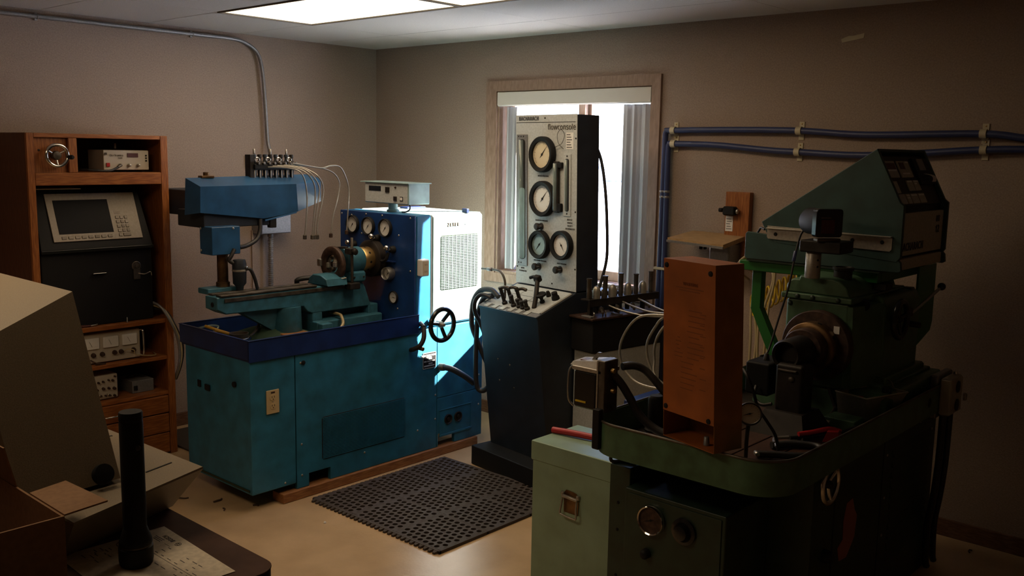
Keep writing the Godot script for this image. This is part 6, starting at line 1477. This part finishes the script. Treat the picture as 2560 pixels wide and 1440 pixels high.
# ---------- foreground desk ----------
func foreground():
	var y := 0.96
	var t := thing("work_table", "dark brown laminate table with rounded corner in the left foreground", "table", V(3.2, 0, 4.0))
	F = Transform3D(Basis(V(1, 0, 0), V(0, 0, 1), V(0, -1, 0)), V(0, y, 0))
	prism(rrect(2.35, 3.53, 3.93, 4.45, 0.045, 8), 0.0, 0.004, 0.001); put("top", "laminate", t)
	F = Transform3D(Basis(V(1, 0, 0), V(0, 0, 1), V(0, -1, 0)), V(0, y - 0.004, 0))
	prism(rrect(2.351, 3.531, 3.929, 4.449, 0.045, 8), 0.0, 0.034, 0.002); no_frame(); put("edge_band", "black", t)
	for q in [[2.43, 3.61], [3.85, 3.61], [2.43, 4.37], [3.85, 4.37]]:
		bx(q[0] - 0.025, 0, q[1] - 0.025, q[0] + 0.025, y - 0.038, q[1] + 0.025, 0.003); put("leg", "black", t)
	# printed sheet
	hull([V(3.599, y + 0.0005, 3.588), V(3.888, y + 0.0005, 3.601), V(3.88, y + 0.0005, 3.81), V(3.594, y + 0.0005, 3.80)], [V(3.599, y + 0.0012, 3.588), V(3.888, y + 0.0012, 3.601), V(3.88, y + 0.0012, 3.81), V(3.594, y + 0.0012, 3.80)])
	var p := one("printed_sheet", "paper", "printed test form lying upside down on the brown table under the flashlight", "paper")
	var yy := y + 0.0014
	txt("BOSCH", 0.009, V(3.664, yy, 3.6125), V(-1, 0, -0.04), V(-0.04, 0, 1), "ink", p, "lettering", true, 0.0004)
	torus(V(3.703, yy, 3.614), V(0, 1, 0), 0.0062, 0.0006, 20, 4); bx(3.699, yy - 0.0003, 3.6115, 3.707, yy + 0.0003, 3.6125, 0); bx(3.699, yy - 0.0003, 3.6155, 3.707, yy + 0.0003, 3.6165, 0)
	put("round_logo", "ink", p)
	var rng := RandomNumberGenerator.new(); rng.seed = 5
	for i in 3: bx(3.63 + 0.004 * i, yy - 0.0003, 3.622 + i * 0.0045, 3.665, yy, 3.6235 + i * 0.0045, 0.0)
	for r in 5:
		var z := 3.634 + r * 0.013
		for k in 7:
			if rng.randf() < 0.75:
				var x := 3.70 + k * 0.023 + rng.randf() * 0.004
				bx(x, yy - 0.0003, z, x + 0.008 + rng.randf() * 0.008, yy, z + 0.0016, 0.0)
	bx(3.68, yy - 0.0003, 3.667, 3.86, yy, 3.668, 0.0); bx(3.68, yy - 0.0003, 3.63, 3.70, yy, 3.6308, 0.0)
	for k in 14:
		var x := 3.60 + rng.randf() * 0.06
		var z := 3.69 + rng.randf() * 0.08
		bx(x, yy - 0.0003, z, x + 0.006 + rng.randf() * 0.012, yy, z + 0.0014, 0.0)
	put("form_print", "ink", p, "grey form rows", "stuff")
	tube([V(3.607, yy, 3.66), V(3.615, yy, 3.675), V(3.61, yy, 3.69), V(3.625, yy, 3.70), V(3.64, yy, 3.69), V(3.65, yy, 3.705)], 0.0007, 5); put("ink_scrawl", "rust", p)
	# flashlight standing on its head
	var f := thing("flashlight", "black metal flashlight standing head-down on the printed sheet", "flashlight", V(3.728, y, 3.712))
	var c := V(3.728, y + 0.0012, 3.712)
	lathe(c, V(0, 1, 0), [[0, 0], [0.027, 0], [0.0295, 0.003], [0.031, 0.012], [0.031, 0.036], [0.0285, 0.038], [0.0285, 0.041], [0.030, 0.043], [0.029, 0.05], [0.0215, 0.072], [0.0212, 0.075]], 36); put("head", "black", f)
	lathe(c + V(0, 0.075, 0), V(0, 1, 0), [[0.0212, 0], [0.0212, 0.20], [0.0205, 0.202], [0.0205, 0.204], [0.0212, 0.206], [0.0212, 0.218], [0.020, 0.2205], [0, 0.221]], 36); put("barrel", "black", f)
	lathe(c + V(0.0215, 0.23, 0.0), V(1, 0, 0.3), [[0.006, -0.002], [0.005, 0.0], [0, 0.001]], 12); put("switch", "rubber", f)
	lathe(c + V(0, 0.0375, 0), V(0, 1, 0), [[0.0286, 0], [0.0289, 0.0015], [0.0286, 0.003]], 36); put("lens_ring", "dull", f)
	# microfiche-style reader
	var r := thing("film_reader", "beige hooded film reader with flat slotted stage on the brown table", "machine", V(3.35, y, 3.67))
	hull([V(3.02, y + 0.003, 3.54), V(3.512, y + 0.003, 3.522), V(3.61, y + 0.003, 3.80), V(3.02, y + 0.003, 3.84)], [V(3.0, 1.066, 3.525), V(3.607, 1.066, 3.50), V(3.718, 1.066, 3.82), V(3.0, 1.066, 3.85)])
	put("base", "reader_dark", r)
	hull([V(3.0, 1.066, 3.525), V(3.607, 1.066, 3.50), V(3.718, 1.066, 3.82), V(3.0, 1.066, 3.85)], [V(3.001, 1.070, 3.526), V(3.606, 1.070, 3.501), V(3.717, 1.070, 3.819), V(3.001, 1.070, 3.849)]); var st := put("stage", "reader", r)
	hull([V(3.555, 1.069, 3.602), V(3.559, 1.069, 3.602), V(3.539, 1.069, 3.534), V(3.535, 1.069, 3.534)], [V(3.555, 1.0712, 3.602), V(3.559, 1.0712, 3.602), V(3.539, 1.0712, 3.534), V(3.535, 1.0712, 3.534)])
	hull([V(3.258, 1.069, 3.56), V(3.262, 1.069, 3.56), V(3.268, 1.069, 3.535), V(3.264, 1.069, 3.535)], [V(3.258, 1.0712, 3.56), V(3.262, 1.0712, 3.56), V(3.268, 1.0712, 3.535), V(3.264, 1.0712, 3.535)]); put("slot", "black", st)
	var T2 := V(3.36, 1.432, 3.65)
	var E := V(3.423, 1.358, 3.864)
	var B0 := V(3.574, 1.078, 3.664)
	var B1 := V(3.592, 1.078, 3.86)
	var w := V(0.6, 0, 0)
	var Bk := V(3.30, 1.078, 3.62)
	face([T2, E, B1, B0], V(1, 0, 0)); put("hood_side", "reader_dark", r)
	face([T2, T2 - w, E - w, E], V(0.2, 1, 1)); put("hood_top", "reader", r)
	face([E, E - w, B1 - w, B1], V(0, 0, 1)); face([T2, B0, Bk], V(1, 0, -1)); face([T2, T2 - w, Bk - w, Bk], V(0, 0, -1)); face([T2 - w, E - w, B1 - w, Bk - w], V(-1, 0, 0)); face([B0, B1, B1 - w, Bk - w, Bk], V(0, -1, 0)); put("hood_back", "reader", r)
	lathe(V(3.579, 1.096, 3.702), V(0.85, 0.5, -0.05), [[0.02, -0.004], [0.021, 0.004], [0.019, 0.012], [0, 0.013]], 24); put("focus_knob", "black", r)
	bx(3.45, 1.07, 3.69, 3.575, 1.079, 3.84, 0.0); put("hood_foot", "black", r)
	# open carton
	var b := thing("carton", "open brown cardboard box with folded flaps in the bottom left corner", "box", V(3.6, y, 4.02))
	var x0 := 3.42
	var x1 := 3.80
	var z0 := 3.868
	var z1 := 4.18
	var yt := 1.12
	bx(x0, y, z0, x1, y + 0.004, z1, 0.0); put("bottom", "card_in", b)
	bx(x1 - 0.004, y, z0, x1, yt, z1, 0.0); put("wall", "card", b)
	bx(x0, y, z0, x0 + 0.004, yt, z1, 0.0); put("wall", "card", b)
	bx(x0 + 0.004, y, z0, x1 - 0.004, yt, z0 + 0.004, 0.0); put("wall", "card", b)
	bx(x0 + 0.004, y, z1 - 0.004, x1 - 0.004, yt, z1, 0.0); put("wall", "card", b)
	hull([V(3.655, yt, z0), V(x1, yt, z0), V(3.803, yt + 0.006, 3.795), V(3.645, yt + 0.003, 3.80)], [V(3.655, yt + 0.003, z0), V(x1, yt + 0.003, z0), V(3.803, yt + 0.009, 3.795), V(3.645, yt + 0.006, 3.80)]); put("flap", "card", b)
	hull([V(3.60, yt, z0 + 0.003), V(3.40, yt, z0 + 0.003), V(3.40, 1.20, 3.89), V(3.592, 1.195, 3.886)], [V(3.60, yt, z0), V(3.40, yt, z0), V(3.40, 1.20, 3.887), V(3.592, 1.195, 3.883)]); put("flap", "card", b)

# ---------- floor things ----------
func floor_things():
	# perforated rubber mat, 3 x 3 blocks of holes
	var x0 := 1.648
	var z0 := 0.888
	var blk := 0.30
	var k := 8
	var cell := (blk - 0.014) / k
	for bi in 3:
		for bj in 3:
			for j in k:
				for i in k:
					var off := cell * 0.5 if j % 2 == 1 else 0.0
					if i == k - 1 and j % 2 == 1: continue
					var cx := x0 + bi * blk + 0.007 + cell * (i + 0.5) + off
					var cz := z0 + bj * blk + 0.007 + cell * (j + 0.5)
					hole_cell(cx, cz, cell, 0.0132)
				if j % 2 == 1:
					for q in [0.0, blk - 0.014 - cell * 0.5]:
						var xx: float = x0 + bi * blk + 0.007 + q
						var zz: float = z0 + bj * blk + 0.007 + cell * j
						quad(V(xx, 0.014, zz), V(xx + cell * 0.5, 0.014, zz), V(xx + cell * 0.5, 0.014, zz + cell), V(xx, 0.014, zz + cell), Vector3.UP, Vector3.UP, Vector3.UP, Vector3.UP)
	for i in 4:
		var p := i * blk
		var wd := 0.007
		bx(x0 + p - wd, 0.0, z0 - wd, x0 + p + wd, 0.0145, z0 + 3 * blk + wd, 0.002)
		bx(x0 - wd, 0.0, z0 + p - wd, x0 + 3 * blk + wd, 0.0145, z0 + p + wd, 0.002)
	bx(x0, 0.0005, z0, x0 + 3 * blk, 0.002, z0 + 3 * blk, 0.0)
	var m := one("rubber_mat", "mat_rubber", "square black rubber drainage mat with rows of holes on the floor", "mat")
	for i in 30:
		var z := z0 + 0.015 + i * 0.03
		hull([V(x0 - 0.007, 0.001, z - 0.011), V(x0 - 0.007, 0.001, z + 0.011), V(x0 - 0.024, 0.001, z + 0.006), V(x0 - 0.024, 0.001, z - 0.006)], [V(x0 - 0.007, 0.013, z - 0.011), V(x0 - 0.007, 0.013, z + 0.011), V(x0 - 0.022, 0.009, z + 0.006), V(x0 - 0.022, 0.009, z - 0.006)])
		put("edge_tooth", "mat_rubber", m)
		var x := x0 + 0.015 + i * 0.03
		var zz := z0 + 3 * blk
		hull([V(x - 0.011, 0.001, zz + 0.007), V(x + 0.011, 0.001, zz + 0.007), V(x + 0.006, 0.001, zz + 0.024), V(x - 0.006, 0.001, zz + 0.024)], [V(x - 0.011, 0.013, zz + 0.007), V(x + 0.011, 0.013, zz + 0.007), V(x + 0.006, 0.009, zz + 0.022), V(x - 0.006, 0.009, zz + 0.022)])
		put("edge_tooth", "mat_rubber", m)
	# wooden skids under the blue bench
	bx(1.49, 0.0, 0.55, 1.585, 0.049, 1.925, 0.004); one("skid", "pine", "wooden beam under the front edge of the blue test bench", "beam")
	bx(0.98, 0.0, 0.55, 1.08, 0.049, 1.925, 0.004); one("skid", "pine", "wooden beam under the hidden rear edge of the blue test bench", "beam")
	# fallen bits on the floor
	var lab := ["curled dark leaf on the floor nearest the film reader's stage", "dark leaf crumb on the floor left of the blue bench's near corner", "small dark crumb on the floor just below the blue bench's near corner", "dark crumb on the floor in the shadow under the blue bench's near corner", "dark twig on the floor at the far right by the baseboard"]
	var sp := [V(1.163, 0, 2.231), V(1.318, 0, 2.125), V(1.441, 0, 2.166), V(1.505, 0, 2.03), V(4.235, 0, 0.119)]
	for i in 5:
		var s: float = [0.03, 0.026, 0.016, 0.014, 0.018][i]
		F = Transform3D(Basis(Vector3.UP, 0.6 + i), sp[i])
		tube([V(-s, 0.003, 0), V(-s * 0.3, 0.007, s * 0.25), V(s * 0.5, 0.005, s * 0.1), V(s, 0.004, -s * 0.3)], 0.0035 + 0.001 * (i % 2), 6)
		no_frame(); one("leaf_scrap", "leaf", lab[i], "debris", "dark scraps on the floor")
	F = Transform3D(Basis.IDENTITY, V(1.918, 0, 1.927)); lathe(V(0, 0, 0), V(0, 1, 0), [[0.006, 0], [0.007, 0.004], [0.003, 0.009], [0, 0.009]], 7); no_frame()
	one("white_pellet", "white", "tiny white pellet alone on the bare floor left of the mat", "debris")

func hole_cell(cx: float, cz: float, cell: float, r: float):
	var h := cell / 2
	var y := 0.014
	for i in 8:
		var a0 := TAU * i / 8 + PI / 8
		var a1 := TAU * (i + 1) / 8 + PI / 8
		var p0 := V(cx + r * cos(a0), y, cz + r * sin(a0))
		var p1 := V(cx + r * cos(a1), y, cz + r * sin(a1))
		var s0 := h / maxf(absf(cos(a0)), absf(sin(a0)))
		var s1 := h / maxf(absf(cos(a1)), absf(sin(a1)))
		var q0 := V(cx + s0 * cos(a0), y, cz + s0 * sin(a0))
		var q1 := V(cx + s1 * cos(a1), y, cz + s1 * sin(a1))
		var mid := TAU * (i + 1) / 8
		if i % 2 == 0:
			var cn := V(cx + h * signf(cos(mid)), y, cz + h * signf(sin(mid)))
			tri(p0, q0, cn, Vector3.UP, Vector3.UP, Vector3.UP); tri(p0, cn, p1, Vector3.UP, Vector3.UP, Vector3.UP); tri(p1, cn, q1, Vector3.UP, Vector3.UP, Vector3.UP)
		else: quad(p0, q0, q1, p1, Vector3.UP, Vector3.UP, Vector3.UP, Vector3.UP)
		var n0 := V(-cos(a0), 0, -sin(a0))
		var n1 := V(-cos(a1), 0, -sin(a1))
		quad(p0, p1, p1 - V(0, 0.013, 0), p0 - V(0, 0.013, 0), n0, n1, n1, n0)
